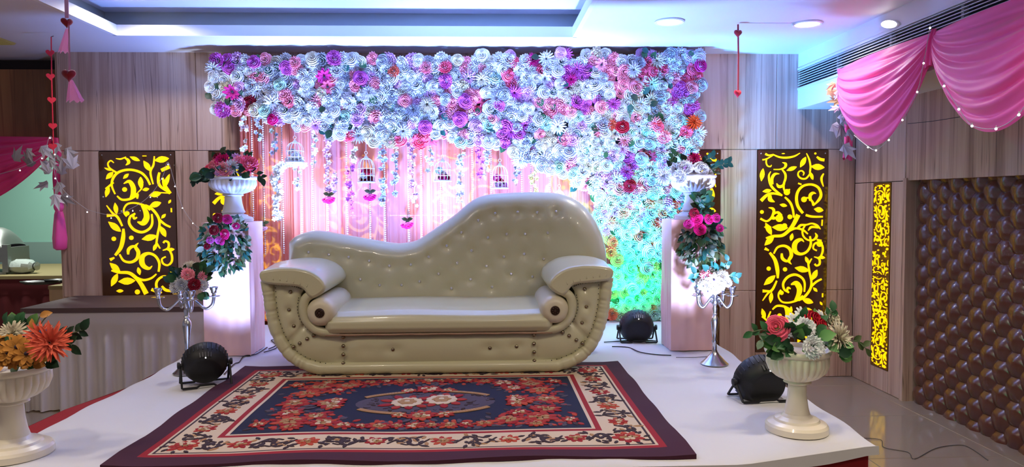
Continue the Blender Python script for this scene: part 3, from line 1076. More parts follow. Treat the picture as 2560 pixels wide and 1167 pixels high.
DXA = [0.0]
outer_px = [(664, 702), (668, 730), (674, 770), (683, 812), (699, 853), (722, 886), (753, 908), (790, 921), (835, 928)]
outl = [X2(*p) for p in outer_px]
oc_ = catmull(outl, 5)
flat_ = [oc_[-1].lerp(mir(oc_[-1]), k / 14) for k in range(1, 14)]
rimpath = oc_ + flat_ + [mir(p) for p in reversed(oc_)]
BOT = ST + .014
# rim roll
tb = [Vector((p.x, SD + .02, max(p.y, BOT + .034))) for p in rimpath]
tb = catmull(tb, 3)
nr = len(tb)
wr_ = random.Random(3)
rad = [.034] * nr
for _ in range(34):
    k0 = wr_.choice([wr_.randint(4, nr // 2 - 34), wr_.randint(nr // 2 + 34, nr - 4)])
    for q in range(-2, 3):
        if 0 <= k0 + q < nr:
            rad[k0 + q] -= .0035 * math.exp(-q * q / 1.4)
MB().tube(tb, [max(.029, q) for q in rad], 14).build('rim_roll', LEATHER, sofa, angle=2)
# body: extruded shell between the rim and the seat
inner_px = [(762, 716), (750, 736), (748, 762), (752, 790), (768, 815), (795, 832), (858, 836)]
innl = [X2(*p) for p in inner_px]
poly = [Vector((p.x, max(p.y, BOT + .012))) for p in rimpath] + [mir(p) for p in innl] + list(reversed(innl))
MB().prism(poly, lambda p: (p[0], SD + .03, p[1]), lambda p: (p[0] + (CX - p[0]) * .03, 4.62, p[1])).build('body_shell', LEATHER, sofa)
# puffed side panels, between the scroll and the rim
btn_side = {}


def side_panel(m):
    ic, oc = catmull(innl, 6), catmull([X2(*p) for p in [(672, 708), (677, 735), (682, 772), (692, 812), (709, 850), (740, 888), (790, 908), (858, 915)]], 6)

    def at(c, t):
        f = t * (len(c) - 1)
        i = min(int(f), len(c) - 2)
        return c[i].lerp(c[i + 1], f - i)
    nails2 = [X2(*p) for p in SIDE_BTN]

    def fn(u, v):
        p = at(ic, u).lerp(at(oc, u), v)
        puff = .022 * (max(0, math.sin(PI * v)) ** .6) * min(1, 8 * min(u + .02, 1 - u + .02))
        # quilting groove along the diagonal nail row
        puff -= .018 * math.exp(-((u - .62) / .03) ** 2)
        for b in nails2:
            puff -= .016 * math.exp(-((p - b).length / .022) ** 2)
        q = mir(p) if m else p
        return (q.x, SD + .028 - puff, q.y)
    return MB().grid(fn, 44, 14).build('side_panel', LEATHER, sofa, angle=3)


def c1(p):
    return (p[0] / 2.334 + 630, p[1] / 2.334 + 460)


def c2(p):
    return (p[0] / 2.3335 + 1080, p[1] / 2.3335 + 460)


SIDE_BTN = [c1(p) for p in [(219, 632), (211, 737), (239, 832)]]
DIAG = [c1(p) for p in [(358, 884), (320, 905), (277, 931), (240, 951)]]
COLN = [c1(p) for p in [(531, 895), (531, 947), (531, 997), (531, 1048)]]
side_panel(False)
side_panel(True)
# front apron with tufts
az0, az1 = X2(1096, 913).y, X2(1096, 834).y
ax0, ax1 = X2(858, 870).x, X2(1348, 870).x
APB = [(X2(*c1((664, 972))), 'clear'), (X2(*c1((820, 969))), 'brass'), (X2(*c2((338, 960))), 'brass'), (X2(*c2((494, 951))), 'brass')]


def apron(u, v):
    x, z = ax0 + (ax1 - ax0) * u, az0 + (az1 - az0) * v
    puff = .026 * max(0, math.sin(PI * v)) ** .5 * min(1, 14 * min(u + .01, 1 - u + .01))
    for b, k in APB:
        puff -= (.014 if k == 'brass' else .006) * math.exp(-(((x - b.x) / .05) ** 2 + ((z - b.y) / .03) ** 2))
    return (x, SD + .028 - puff, z)


MB().grid(apron, 70, 14).build('front_apron', LEATHER, sofa, angle=3)
# scroll rolls beside the bolsters
scr_px = [(782, 734), (766, 744), (759, 760), (759, 778), (764, 796), (775, 812), (793, 825), (818, 831), (850, 834)]
for m in (0, 1):
    pts = catmull([X2(*p) for p in scr_px], 4)
    pts = [mir(p) if m else p for p in pts]
    MB().tube([(p.x, SD + .004, p.y) for p in pts], [.026 if i < len(pts) * .8 else .026 - .012 * (i / len(pts) - .8) * 5 for i in range(len(pts))], 10).build('scroll_roll', LEATHER, sofa)
# arm pads: hooked profile, extruded back
arm_px = [(651, 692), (653, 680), (665, 673), (700, 668), (740, 668), (775, 675), (800, 689), (815, 706), (817, 722), (803, 736), (786, 744), (772, 738), (762, 724), (748, 716), (715, 713), (685, 711), (660, 706)]
arm2 = catmull([X2(*p) for p in arm_px], 4, True)


def offset_poly(pl, d):
    n = len(pl)
    out = []
    for i in range(n):
        t = (pl[(i + 1) % n] - pl[i - 1])
        t = Vector((t[0], t[1])).normalized()
        out.append(Vector((pl[i][0], pl[i][1])) + Vector((-t.y, t.x)) * d)
    return out


area = sum(arm2[i][0] * arm2[(i + 1) % len(arm2)][1] - arm2[(i + 1) % len(arm2)][0] * arm2[i][1] for i in range(len(arm2)))
sg = 1 if area > 0 else -1
for m in (0, 1):
    rings = [(SD - .034, .016), (SD - .030, .007), (SD - .018, .001), (SD, 0), (SD + .25, -.008), (SD + .50, -.004), (SD + .66, .004), (SD + .69, .02)]
    mb = MB()
    n = len(arm2)
    for (y, ins) in rings:
        pl = offset_poly(arm2, ins * sg)
        for p in pl:
            rise = .012 * math.sin(PI * min(1, max(0, (y - SD) / .66)))
            q = mir(p) if m else p
            mb.v.append((q[0], y, q[1] + rise))
    for a in range(len(rings) - 1):
        for i in range(n):
            j = (i + 1) % n
            mb.f.append((a * n + i, a * n + j, (a + 1) * n + j, (a + 1) * n + i))
            mb.m.append(0)
    mb.f += [tuple(range(n)), tuple((len(rings) - 1) * n + i for i in range(n))]
    mb.m += [0, 0]
    mb.build('arm_pad', LEATHER, sofa, angle=1.2)
    # radiating gathers at the arm front
    for k in range(7):
        t = k / 6
        a = Vector(X2(668 + 105 * t, 690 + 18 * t ** 2))
        c = a + Vector((.012 - .02 * t, -.022))
        q0, q1 = (mir(a), mir(c)) if m else (a, c)
        MB().tube([(q0.x, SD - .034, q0.y), ((q0.x + q1.x) / 2, SD - .037, (q0.y + q1.y) / 2), (q1.x, SD - .031, q1.y)], [.001, .0028, .001], 5).build('gather', LEATHER, sofa)
# seat cushion
sx0, sx1 = -.872, .372
prof = [(4.60, .895), (4.45, .905), (4.2, .908), (4.05, .904), (3.975, .893), (3.93, .870), (3.912, .838), (3.912, .806), (3.928, .782), (3.955, .770), (4.05, .768)]


def seat(u, v):
    c = catmull([Vector((a, b_, 0)) for a, b_ in prof], 1) if False else prof
    f = v * (len(prof) - 1)
    i = min(int(f), len(prof) - 2)
    y = prof[i][0] + (prof[i + 1][0] - prof[i][0]) * (f - i)
    z = prof[i][1] + (prof[i + 1][1] - prof[i][1]) * (f - i)
    k = min(u, 1 - u)
    round_ = (1 - min(1, k / .03)) ** 2
    return (sx0 + (sx1 - sx0) * u, y + .03 * round_ * (1 if y < 4.1 else 0), z - .03 * round_ * (1 if z > .85 else 0) - .004 * math.cos(u * 9) * (1 if z > .85 else 0))


MB().grid(seat, 60, 40).build('seat_cushion', LEATHER, sofa, angle=3)
mb = MB()
piping = [(sx0 + (sx1 - sx0) * u / 40, 3.94, .768 + .001 * math.sin(u)) for u in range(41)]
mb.tube(piping, .006, 6)
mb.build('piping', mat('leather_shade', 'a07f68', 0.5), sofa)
# back: wave outline, bevelled all round, tufted
top_px = [(721, 606), (740, 589), (778, 577), (810, 578), (844, 584), (890, 592), (930, 599), (975, 606), (1003, 608), (1041, 601), (1070, 583), (1097, 564), (1136, 537), (1163, 514), (1187, 497), (1221, 486), (1286, 481), (1340, 480), (1385, 482), (1414, 488), (1440, 499), (1462, 515), (1487, 546), (1505, 583), (1515, 622), (1518, 655)]
BD = 4.58
topw = [X2(px, py, BD) for px, py in top_px]
bx0, bx1 = topw[0].x, topw[-1].x
topc = catmull(topw, 4)


def top_z(x):
    for a, c in zip(topc, topc[1:]):
        if a.x <= x <= c.x:
            return a.y + (c.y - a.y) * (x - a.x) / max(1e-6, c.x - a.x)
    return topc[-1].y if x > bx1 else topc[0].y


BB = .80
outline = [Vector((bx0, BB))] + topc + [Vector((bx1, BB))]


def edge_dist(p):
    d = 9
    for a, c in zip(outline, outline[1:]):
        ab = c - a
        t = max(0, min(1, (p - a).dot(ab) / max(1e-9, ab.dot(ab))))
        d = min(d, (p - (a + ab * t)).length)
    return d


BBTN = [c1(p) for p in [(330, 398), (448, 412), (565, 427), (685, 448), (803, 477), (927, 469), (1032, 425), (634, 555), (747, 588), (875, 587), (979, 567), (1090, 523)]] + \
       [c2(p) for p in [(86, 361), (172, 284), (270, 213), (369, 172), (501, 164), (615, 167), (726, 162), (232, 389), (327, 313), (436, 293), (545, 292), (676, 285), (147, 461), (225, 556), (114, 608), (318, 478), (420, 425), (539, 408), (652, 438), (462, 525), (586, 541), (350, 600)]]
YF = 4.47
bb = [X2(px, py, YF + .03) for px, py in BBTN]
NXB, NZB = 150, 60


def back_front(x, z):
    p = Vector((x, z))
    d = edge_dist(p)
    wide = .10 + .07 * max(0, min(1, (x - .2) / .4))
    e_ = max(0, 1 - d / wide)
    y = YF + .05 * (z - .9) / .65 + (.115) * (1 - math.sqrt(max(0, 1 - e_ * e_)))
    y -= .012 * math.sin(PI * min(1, d / .35))
    for b in bb:
        q2 = ((p.x - b.x) ** 2 + (p.y - b.y) ** 2)
        if q2 < .02:
            y += .013 * math.exp(-q2 / .0010) + .008 * math.exp(-q2 / .006)
    return y


def xcol(u):
    # columns crowd towards both ends where the outline is steep
    s = .5 - .5 * math.cos(PI * u)
    return bx0 + (bx1 - bx0) * (.55 * u + .45 * s)


mb = MB()
colx = [xcol(i / NXB) for i in range(NXB + 1)]
for x in colx:
    tz = top_z(x)
    for j in range(NZB + 1):
        v_ = j / NZB
        z = BB + (tz - BB) * (1 - (1 - v_) ** 1.35)
        mb.v.append((x, back_front(x, z), z))
nf = len(mb.v)
for x in colx:
    tz = top_z(x)
    for j in range(13):
        v_ = j / 12
        z = BB + (tz - BB) * (1 - (1 - v_) ** 1.35)
        d = edge_dist(Vector((x, z)))
        mb.v.append((x, YF + .115 + .05 * (z - .9) / .65 + .07 * min(1, d / .06), z))
for i in range(NXB):
    for j in range(NZB):
        a = i * (NZB + 1) + j
        mb.f.append((a, a + NZB + 1, a + NZB + 2, a + 1))
    for j in range(12):
        a = nf + i * 13 + j
        mb.f.append((a, a + 1, a + 14, a + 13))
    a, c = i * (NZB + 1) + NZB, nf + i * 13 + 12
    mb.f.append((a, a + NZB + 1, c + 13, c))
for i in (0, NXB):
    for j in range(NZB):
        a = i * (NZB + 1) + j
        c = nf + i * 13
        q = lambda jj: nf + i * 13 + min(12, int(round(jj / NZB * 12)))
        f_ = [a, a + 1, q(j + 1), q(j)]
        if q(j + 1) == q(j):
            f_ = [a, a + 1, q(j)]
        mb.f.append(tuple(f_ if i == 0 else reversed(f_)))
mb.m = [0] * len(mb.f)
mb.build('tufted_back', LEATHER, sofa, angle=2.0)
CRY = mat('crystal_button', (0.75, 0.75, 0.76), 0.08, 0.6)
BRASS = mat('brass_nail', (0.30, 0.25, 0.17), 0.22, 1.0)
RY = Matrix(((1, 0, 0), (0, 0, -1), (0, 1, 0)))      # lathe axis turned to -Y
btn = MB().lathe([(.0085, 0), (.0095, .003), (.007, .007), (.003, .009)], 10, (0, 0, 0), RY).mesh('crystal_button', CRY)
nail = MB().lathe([(.0115, 0), (.0105, .005), (.007, .009), (.002, .0105)], 12, (0, 0, 0), RY).mesh('nail_head', BRASS)
tack = MB().lathe([(.0032, 0), (.003, .002), (.001, .003)], 6, (0, 0, 0), RY).mesh('tack', mat('dark_tack', (0.03, 0.025, 0.02), 0.4))
QI = Quaternion()
for b in bb:
    inst(btn, 'crystal_button', sofa, (b.x, back_front(b.x, b.y) - .002, b.y), rot=QI)
for b, k in APB:
    inst(btn if k == 'clear' else nail, 'crystal_button' if k == 'clear' else 'nail_head', sofa, (b.x, SD + .018, b.y), rot=QI)
for m in (0, 1):
    for p in SIDE_BTN:
        q = X2(*p)
        q = mir(q) if m else q
        inst(nail, 'nail_head', sofa, (q.x, SD + .022, q.y), rot=QI)
    for p in DIAG + COLN:
        q = X2(*p)
        q = mir(q) if m else q
        inst(nail, 'nail_head', sofa, (q.x, SD + .008, q.y), rot=QI)
    ic = catmull([X2(*p) for p in [(690, 712), (730, 715), (752, 722)]], 5) + catmull([X2(*p) for p in [(746, 745), (743, 775), (753, 805), (775, 828), (800, 838)]], 4) + catmull([X2(*p) for p in [(688, 720), (692, 770), (701, 810), (720, 852), (752, 886), (800, 906), (850, 912)]], 4)
    for p in ic:
        q = mir(p) if m else p
        inst(tack, 'tack', sofa, (q.x, SD + .006, q.y), rot=QI)
for k in range(22):
    x = ax0 + (ax1 - ax0) * (k + .5) / 22
    inst(tack, 'tack', sofa, (x, SD + .016, az0 + .004), rot=QI)
for sx in (-.82, .31):
    for y in (4.0, 4.5):
        MB().lathe([(.03, ST + .0125), (.036, ST + .03), (.03, ST + .06)], 12, (sx, y, 0)).build('foot', LEATHER, sofa)
# bolsters, tucked under the arms
for m, lb in ((0, 'round beige bolster with dark medallion under the left arm of the sofa'), (1, 'round beige bolster with dark medallion under the right arm of the sofa')):
    c = X2(804, 779)
    c = mir(c) if m else c
    sgn = -1 if m else 1
    bo = thing('bolster_cushion', lb, 'cushion', (c.x, SD + .3, c.y - .084), 'bolsters on the sofa')
    r0 = .082
    pr = [(.014, SD - .045), (.040, SD - .048), (.062, SD - .038), (.076, SD - .016), (r0, SD + .02), (r0, SD + .25), (r0 * .97, SD + .46), (.05, SD + .50), (.012, SD + .505)]
    MB().lathe([(r, y) for r, y in pr], 28, (c.x, 0, c.y), Matrix(((1, 0, 0), (0, 0, 1), (0, 1, 0))),
               flute=lambda i, a: 1 + (.035 * math.sin(9 * a + 1) if i in (1, 2) else .012 * math.sin(5 * a) if i in (3, 4) else 0)).build('bolster_cover', mat('pearl_satin', 'cdc4a8', 0.33, bump=0.1, bscale=25), bo, angle=2)
    BRZ = mat('bronze', (0.07, 0.04, 0.028), 0.45, 0.7)
    md = MB().lathe([(.026, 0), (.026, .006), (.021, .010), (.018, .007), (.010, .008), (.008, .012), (.002, .013)], 22, (c.x, SD - .045, c.y), RY).build('medallion', BRZ, bo)
    pt = MB()
    for k in range(8):
        a = 2 * PI * k / 8
        pt.ball((c.x + .0145 * math.cos(a), SD - .054, c.y + .0145 * math.sin(a)), .005, 6, 4)
    pt.build('medallion_petal', BRZ, md)
# ================================================================== flower meshes (unit radius, facing +Z)
FR = random.Random(11)


def petal_strip(mb, ang, r0, r1, z0, z1, wid, curl, nseg=3, tip=.5, tw=0.0, cup=0.15):
    """a petal as a little curved strip from radius r0,z0 to r1,z1"""
    d = Vector((math.cos(ang), math.sin(ang), 0))
    t = Vector((-math.sin(ang), math.cos(ang), 0))
    v, f = [], []
    for i in range(nseg + 1):
        s = i / nseg
        r = r0 + (r1 - r0) * s
        z = z0 + (z1 - z0) * (s ** .7) - curl * s * s
        wd = wid * (math.sin(PI * min(.97, .18 + .82 * s * (1 - .5 * (1 - tip)))) ** .7) if tip < 1 else wid * (.55 + .45 * s)
        if i == nseg:
            wd = wid * tip
        c = d * r + Vector((0, 0, z)) + t * tw * s
        v += [c - t * wd + Vector((0, 0, cup * wd)), c + Vector((0, 0, -cup * wd * .6)) + d * (0.06 if i == nseg else 0), c + t * wd + Vector((0, 0, cup * wd))]
    for i in range(nseg):
        a = i * 3
        f += [(a, a + 3, a + 4, a + 1), (a + 1, a + 4, a + 5, a + 2)]
    mb.add(v, f)


def cup_petal(mb, ang, span, r, z, zb, lip, ns=4, ruff=0.0, rnd=None):
    """a petal curved round the flower's axis: base, swelling wall, rolled lip"""
    v, f = [], []
    rows = ((r * .55, zb), (r * .90, zb + (z - zb) * .80), (r * .985, z), (r * 1.05, z - lip))
    for i, (rr, zz) in enumerate(rows):
        for k in range(ns + 1):
            q = k / ns * 2 - 1
            a = ang + q * span * (.75 if i == 0 else 1)
            e_ = abs(q) ** 3
            j = (ruff * (1 if k % 2 else -1) * (i / 3) if ruff else 0)
            rad = rr * (1 - .12 * e_) * (1 + j * .8)
            zz2 = zz - .10 * e_ * (i > 0) + j * .7 + (rnd.uniform(-ruff, ruff) * .5 if ruff else 0)
            v.append((rad * math.cos(a), rad * math.sin(a), zz2))
    for i in range(3):
        for k in range(ns):
            a = i * (ns + 1) + k
            f.append((a, a + 1, a + ns + 2, a + ns + 1))
    mb.add(v, f)


def make_rose(seed):
    r = random.Random(seed)
    mb = MB()
    for n, rad, z, zb, lip in ((2, .15, .66, .3, .0), (3, .30, .66, .25, .03), (4, .48, .60, .2, .06), (5, .68, .48, .1, .09), (6, .88, .32, .0, .12), (6, 1.03, .10, -.1, .10)):
        ph = r.random() * 6
        for k in range(n):
            cup_petal(mb, ph + 2 * PI * k / n + r.uniform(-.15, .15), PI / n * r.uniform(1.15, 1.4), rad * r.uniform(.93, 1.06), z * r.uniform(.93, 1.07), zb, lip * r.uniform(.7, 1.3), 4)
    mb.ball((0, 0, .50), .13, 6, 4)
    return mb.mesh('rose', PETAL, True, 1.2)


def make_carnation(seed):
    r = random.Random(seed)
    mb = MB()
    for n, rad, z, zb in ((2, .20, .60, .25), (4, .40, .58, .2), (5, .62, .48, .1), (6, .84, .34, .0), (7, 1.02, .14, -.1)):
        ph = r.random() * 6
        for k in range(n):
            cup_petal(mb, ph + 2 * PI * k / n + r.uniform(-.2, .2), PI / n * r.uniform(1.1, 1.4), rad * r.uniform(.88, 1.08), z * r.uniform(.9, 1.1), zb, .02, 6, .10, r)
    mb.ball((0, 0, .42), .16, 6, 4)
    return mb.mesh('carnation', PETAL, True, .6)


def make_mum(seed):
    r = random.Random(seed)
    mb = MB()
    for n, r1, z1 in ((16, 1.0, .05), (15, .95, .22), (13, .8, .40), (10, .58, .52), (6, .3, .56)):
        ph = r.random() * 6
        for k in range(n):
            petal_strip(mb, ph + 2 * PI * k / n + r.uniform(-.06, .06), .05, r1 * r.uniform(.88, 1.06), 0, z1 * r.uniform(.85, 1.15), .095, r.uniform(-.02, .06), 2, .3, 0, .3)
    return mb.mesh('chrysanthemum', PETAL, True, 1.0)


def make_daisy(seed):
    r = random.Random(seed)
    mb = MB()
    for n, r1, z1 in ((9, 1.0, .10), (8, .82, .22)):
        ph = r.random() * 6
        for k in range(n):
            petal_strip(mb, ph + 2 * PI * k / n + r.uniform(-.06, .06), .10, r1 * r.uniform(.9, 1.06), 0, z1, .22, .04, 2, .6, 0, .2)
    mb.k = 1
    mb.ball((0, 0, .16), .17, 8, 4, (1, 1, .6))
    return mb.mesh('daisy', [PETAL, mat('daisy_heart', (0.03, 0.015, 0.03), 0.8)], True, 1.2)


def make_blossom():
    mb = MB()
    for k in range(5):
        petal_strip(mb, 2 * PI * k / 5, .05, 1, 0, .25, .40, .1, 2, .6, 0, .3)
    return mb.mesh('blossom', PETAL, True, 1.2)


def make_leaf(wide=.34, fold=.3, bend=.25, name='leaf'):
    v, f = [], []
    n = 4
    for i in range(n + 1):
        s = i / n
        wd = wide * math.sin(PI * (.06 + .93 * s)) ** .8
        z = -bend * s * s
        v += [(-wd, s, z + wd * fold), (0, s, z), (wd, s, z + wd * fold)]
    for i in range(n):
        a = i * 3
        f += [(a, a + 1, a + 4, a + 3), (a + 1, a + 2, a + 5, a + 4)]
    return MB().add(v, f).mesh(name, LEAFM, True, 1.5)


ROSE = [make_rose(i) for i in range(4)]
CARN = [make_carnation(i) for i in range(4)]
MUM = [make_mum(i) for i in range(3)]
DAISY = [make_daisy(i) for i in range(2)]
BLOS = make_blossom()
LEAF = make_leaf()
LEAFN = make_leaf(.17, .3, .15)
LEAFW = make_leaf(.42, .25, .3)
KINDS_ = {'rose': ROSE, 'carnation': CARN, 'chrysanthemum': MUM, 'daisy': DAISY}
C_ = {k: lin(v) for k, v in dict(white='e6e6e8', cream='e2d8bf', mint='bfe0d2', pink='ff9fb0', rosepink='ff6a88', magenta='d42a88', violet='d262bc', lilac='e6b0dc', red='b8102a',
                                 coral='f07258', peach='f0a880', orange='e8602a', silver='b9bcc6', hot='e0187a', crimson='8e0f2c', tan='c98a3c', yellow='e6d27a', blue='41507a',
                                 green='2c5a34', dgreen='16351f', lgreen='5d8a4a', teal='1f5a50', olive='4c5a35', greyg='8fa08a').items()}


def flower(kind, parent, loc, nrm, r, col, var=.08):
    me = FR.choice(KINDS_[kind])
    c = C_[col] if isinstance(col, str) else col
    k = FR.uniform(1 - var, 1 + var)
    return inst(me, kind, parent, loc, nrm, FR.uniform(0, 6.28), r, tuple(min(1, q * k) for q in c))


def leaf(parent, loc, direction, normal, L, col, me=None, name='leaf'):
    d = Vector(direction).normalized()
    n = Vector(normal)
    x = d.cross(n).normalized()
    z = x.cross(d)
    q = Matrix((x, d, z)).transposed().to_quaternion()
    c = C_[col]
    k = FR.uniform(.75, 1.25)
    return inst(me or LEAF, name, parent, loc, scale=L, color=tuple(min(1, v * k) for v in c), rot=q)


# ================================================================== flower wall
FD = 5.665
fw_px = [(532, 150), (700, 146), (900, 143), (1120, 140), (1400, 137), (1750, 133), (1750, 260), (1746, 380), (1742, 480), (1735, 600), (1725, 798),
         (1528, 806), (1522, 700), (1514, 620), (1500, 560), (1482, 505), (1452, 468), (1400, 432), (1340, 412), (1292, 400), (1250, 372), (1180, 360), (1100, 358), (1000, 356), (900, 352), (830, 340), (760, 318), (690, 300), (610, 288), (534, 288)]
fwp = [X2(px, py, FD) for px, py in fw_px]
fwall = thing('flower_screen', 'large screen of massed white, pink and violet silk flowers curving down right behind sofa', 'flower wall', (-.2, FD + .06, ST))
wb_ = MB()
farea = sum(fwp[i].x * fwp[(i + 1) % len(fwp)].y - fwp[(i + 1) % len(fwp)].x * fwp[i].y for i in range(len(fwp)))
wb_.prism(offset_poly(fwp, .04 if farea > 0 else -.04), lambda p: (p[0], FD + .03, p[1]), lambda p: (p[0], FD + .07, p[1]))
wb_.build('backing_board', mat('backing_cloth', '6a7078', 0.9), fwall, smooth=False)
MB().box((fwp[0].x + .02, FD + .07, 2.52), (fwp[5].x - .02, FD + .11, 2.58)).build('top_rail', mat('rail_white', (0.6, 0.6, 0.62), 0.5), fwall, smooth=False)


def inside(p, pl):
    c = False
    n = len(pl)
    for i in range(n):
        a, b = pl[i], pl[i - 1]
        if (a.y > p.y) != (b.y > p.y) and p.x < (b.x - a.x) * (p.y - a.y) / (b.y - a.y) + a.x:
            c = not c
    return c


xa, xb = min(p.x for p in fwp), max(p.x for p in fwp)
za, zb = min(p.y for p in fwp), max(p.y for p in fwp)
cand = []
stp = .074
row = 0
z = za
while z < zb + .02:
    x = xa + (stp / 2 if row % 2 else 0)
    while x < xb + .02:
        p = Vector((x + FR.uniform(-.018, .018), z + FR.uniform(-.018, .018)))
        if inside(p, fwp):
            cand.append(p)
        x += stp
    z += stp * .84
    row += 1
# fixed accents read off the photograph: pixel, kind, colour, radius
ACC = [(1330, 153, 'chrysanthemum', 'magenta', .062), (1365, 150, 'chrysanthemum', 'white', .066), (1427, 202, 'chrysanthemum', 'magenta', .056), (1285, 234, 'chrysanthemum', 'violet', .066),
       (1205, 202, 'chrysanthemum', 'cream', .062), (1580, 178, 'chrysanthemum', 'white', .066), (1240, 250, 'chrysanthemum', 'white', .066), (1497, 328, 'chrysanthemum', 'pink', .062),
       (1527, 313, 'chrysanthemum', 'coral', .052), (1552, 318, 'rose', 'red', .055), (1632, 310, 'chrysanthemum', 'pink', .06), (1730, 308, 'chrysanthemum', 'orange', .066), (1710, 331, 'carnation', 'rosepink', .055),
       (1746, 167, 'rose', 'magenta', .055), (1563, 432, 'chrysanthemum', 'violet', .065), (1540, 448, 'chrysanthemum', 'white', .07), (1570, 465, 'rose', 'red', .05), (1508, 473, 'daisy', 'magenta', .06),
       (1623, 395, 'daisy', 'crimson', .055), (1393, 318, 'chrysanthemum', 'white', .066), (1300, 400, 'chrysanthemum', 'white', .07), (1440, 362, 'chrysanthemum', 'white', .06), (1560, 352, 'chrysanthemum', 'pink', .06),
       (1625, 250, 'chrysanthemum', 'cream', .06), (1530, 263, 'chrysanthemum', 'violet', .065), (985, 182, 'carnation', 'coral', .05), (722, 173, 'rose', 'violet', .055), (742, 160, 'carnation', 'pink', .05), (587, 233, 'daisy', 'magenta', .065),
       (562, 277, 'carnation', 'violet', .06), (628, 258, 'rose', 'crimson', .055), (687, 300, 'rose', 'hot', .045), (540, 175, 'chrysanthemum', 'white', .07), (686, 258, 'chrysanthemum', 'white', .075), (840, 150, 'carnation', 'violet', .06),
       (815, 195, 'daisy', 'magenta', .065), (823, 220, 'daisy', 'rosepink', .06), (905, 200, 'rose', 'violet', .06), (925, 235, 'chrysanthemum', 'white', .07), (1035, 280, 'chrysanthemum', 'silver', .065), (1070, 265, 'chrysanthemum', 'cream', .065),
       (640, 160, 'rose', 'violet', .055), (1113, 170, 'carnation', 'rosepink', .055), (1115, 206, 'carnation', 'violet', .055), (1500, 165, 'daisy', 'pink', .055), (1655, 345, 'carnation', 'pink', .055), (1640, 318, 'rose', 'rosepink', .05),
       (1270, 190, 'rose', 'rosepink', .055), (1245, 265, 'rose', 'violet', .055), (1165, 255, 'rose', 'violet', .06), (1150, 300, 'rose', 'violet', .06), (1065, 320, 'rose', 'violet', .055), (1010, 330, 'chrysanthemum', 'white', .07)]
acc = [(X2(px, py, FD), k, c, r) for px, py, k, c, r in ACC]
CL = [(X2(FR.uniform(540, 1750), FR.uniform(150, 500), FD), FR.choice(('pink', 'violet', 'rosepink', 'pink', 'pink', 'lilac', 'white'))) for _ in range(46)]
nlim = {}
TWIN = {'rose': 'ranunculus', 'carnation': 'peony'}


def put_flower(p, kind, col, r, dz=0.0):
    me_name = kind
    if kind in TWIN and FR.random() < .5:
        me_name = TWIN[kind]
    nlim[me_name] = nlim.get(me_name, 0) + 1
    nrm = Vector((FR.uniform(-.35, .35), -1, FR.uniform(-.35, .35)))
    # flowers at the rim lean outwards
    o = flower(kind, fwall, (p.x, FD - .012 - FR.uniform(0, .03) - dz, p.y), nrm, r, col, .10)
    o.name = me_name
    return o


for p, k, c, r in acc:
    put_flower(p, k, c, r, .02)
lowq = X2(1600, 520, FD)
for p in cand:
    if any((p - a[0]).length < a[3] * .6 + .006 for a in acc):
        continue
    u = FR.random()
    pz = p.y
    near = [c for q, c in CL if (q - p).length < .13]
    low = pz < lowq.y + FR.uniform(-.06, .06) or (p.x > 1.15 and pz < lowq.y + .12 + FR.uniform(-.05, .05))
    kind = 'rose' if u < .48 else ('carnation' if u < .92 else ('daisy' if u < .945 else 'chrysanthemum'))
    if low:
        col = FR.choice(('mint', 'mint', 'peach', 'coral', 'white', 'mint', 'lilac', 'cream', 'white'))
    elif near and FR.random() < .45:
        col = FR.choice(near)
    else:
        col = FR.choice(('white',) * 17 + ('silver',) * 4 + ('cream', 'cream', 'mint', 'pink', 'lilac', 'lilac', 'pink'))
    r = {'rose': FR.uniform(.047, .062), 'carnation': FR.uniform(.049, .064), 'daisy': FR.uniform(.05, .06), 'chrysanthemum': FR.uniform(.055, .07)}[kind]
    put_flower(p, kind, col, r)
print('FLOWERS', nlim)
for k in range(170):
    p = FR.choice(cand) + Vector((FR.uniform(-.04, .04), FR.uniform(-.04, .04)))
    a = FR.uniform(0, 6.28)
    L = FR.uniform(.045, .07)
    leaf(fwall, (p.x, FD - FR.uniform(.03, .055), p.y), (math.cos(a), -FR.uniform(.1, .6), math.sin(a)), (0, -1, .2), L, FR.choice(('dgreen', 'green', 'teal')), LEAFW)

# ================================================================== curtain
CD = 5.785
CURT = mat('pink_sheer', 'ffa59e', 0.6, trans=0.24, sheen=0.2)
CURD = mat('coral_sheer', 'f08a78', 0.6, trans=0.12, sheen=0.2)
ctop = 2.56


def curtain(label, px0, px1, folds, m, seed, depth=.016, dy=0.0, ztop=ctop):
    r = random.Random(seed)
    y = CD + dy
    x0, x1 = P(px0, 450, y).x, P(px1, 450, y).x
    ph = [r.random() * 6 for _ in range(4)]
    sh = [r.uniform(.8, 1.3) for _ in range(3)]

    def fn(u, v):
        x = x0 + (x1 - x0) * u
        z = ST + .006 + (ztop - ST) * v
        a = u * folds * 2 * PI
        # broad soft folds with a few narrow pleats pinched between them
        f_ = math.sin(a * .45 * sh[0] + ph[0]) * .5 + .35 * math.sin(a * sh[1] + ph[1]) + .55 * max(0, math.sin(a * .8 * sh[2] + ph[2])) ** 10
        return (x + .004 * math.sin(a * .7 + v * 2 + ph[3]), y - depth * f_ * (1 - .2 * v), z)
    n = max(40, int(folds * 14))
    o = MB().grid(fn, n, 5).build('backdrop_curtain', m, angle=3)
    return tag(o, label, 'curtain', 'pink backdrop curtains')


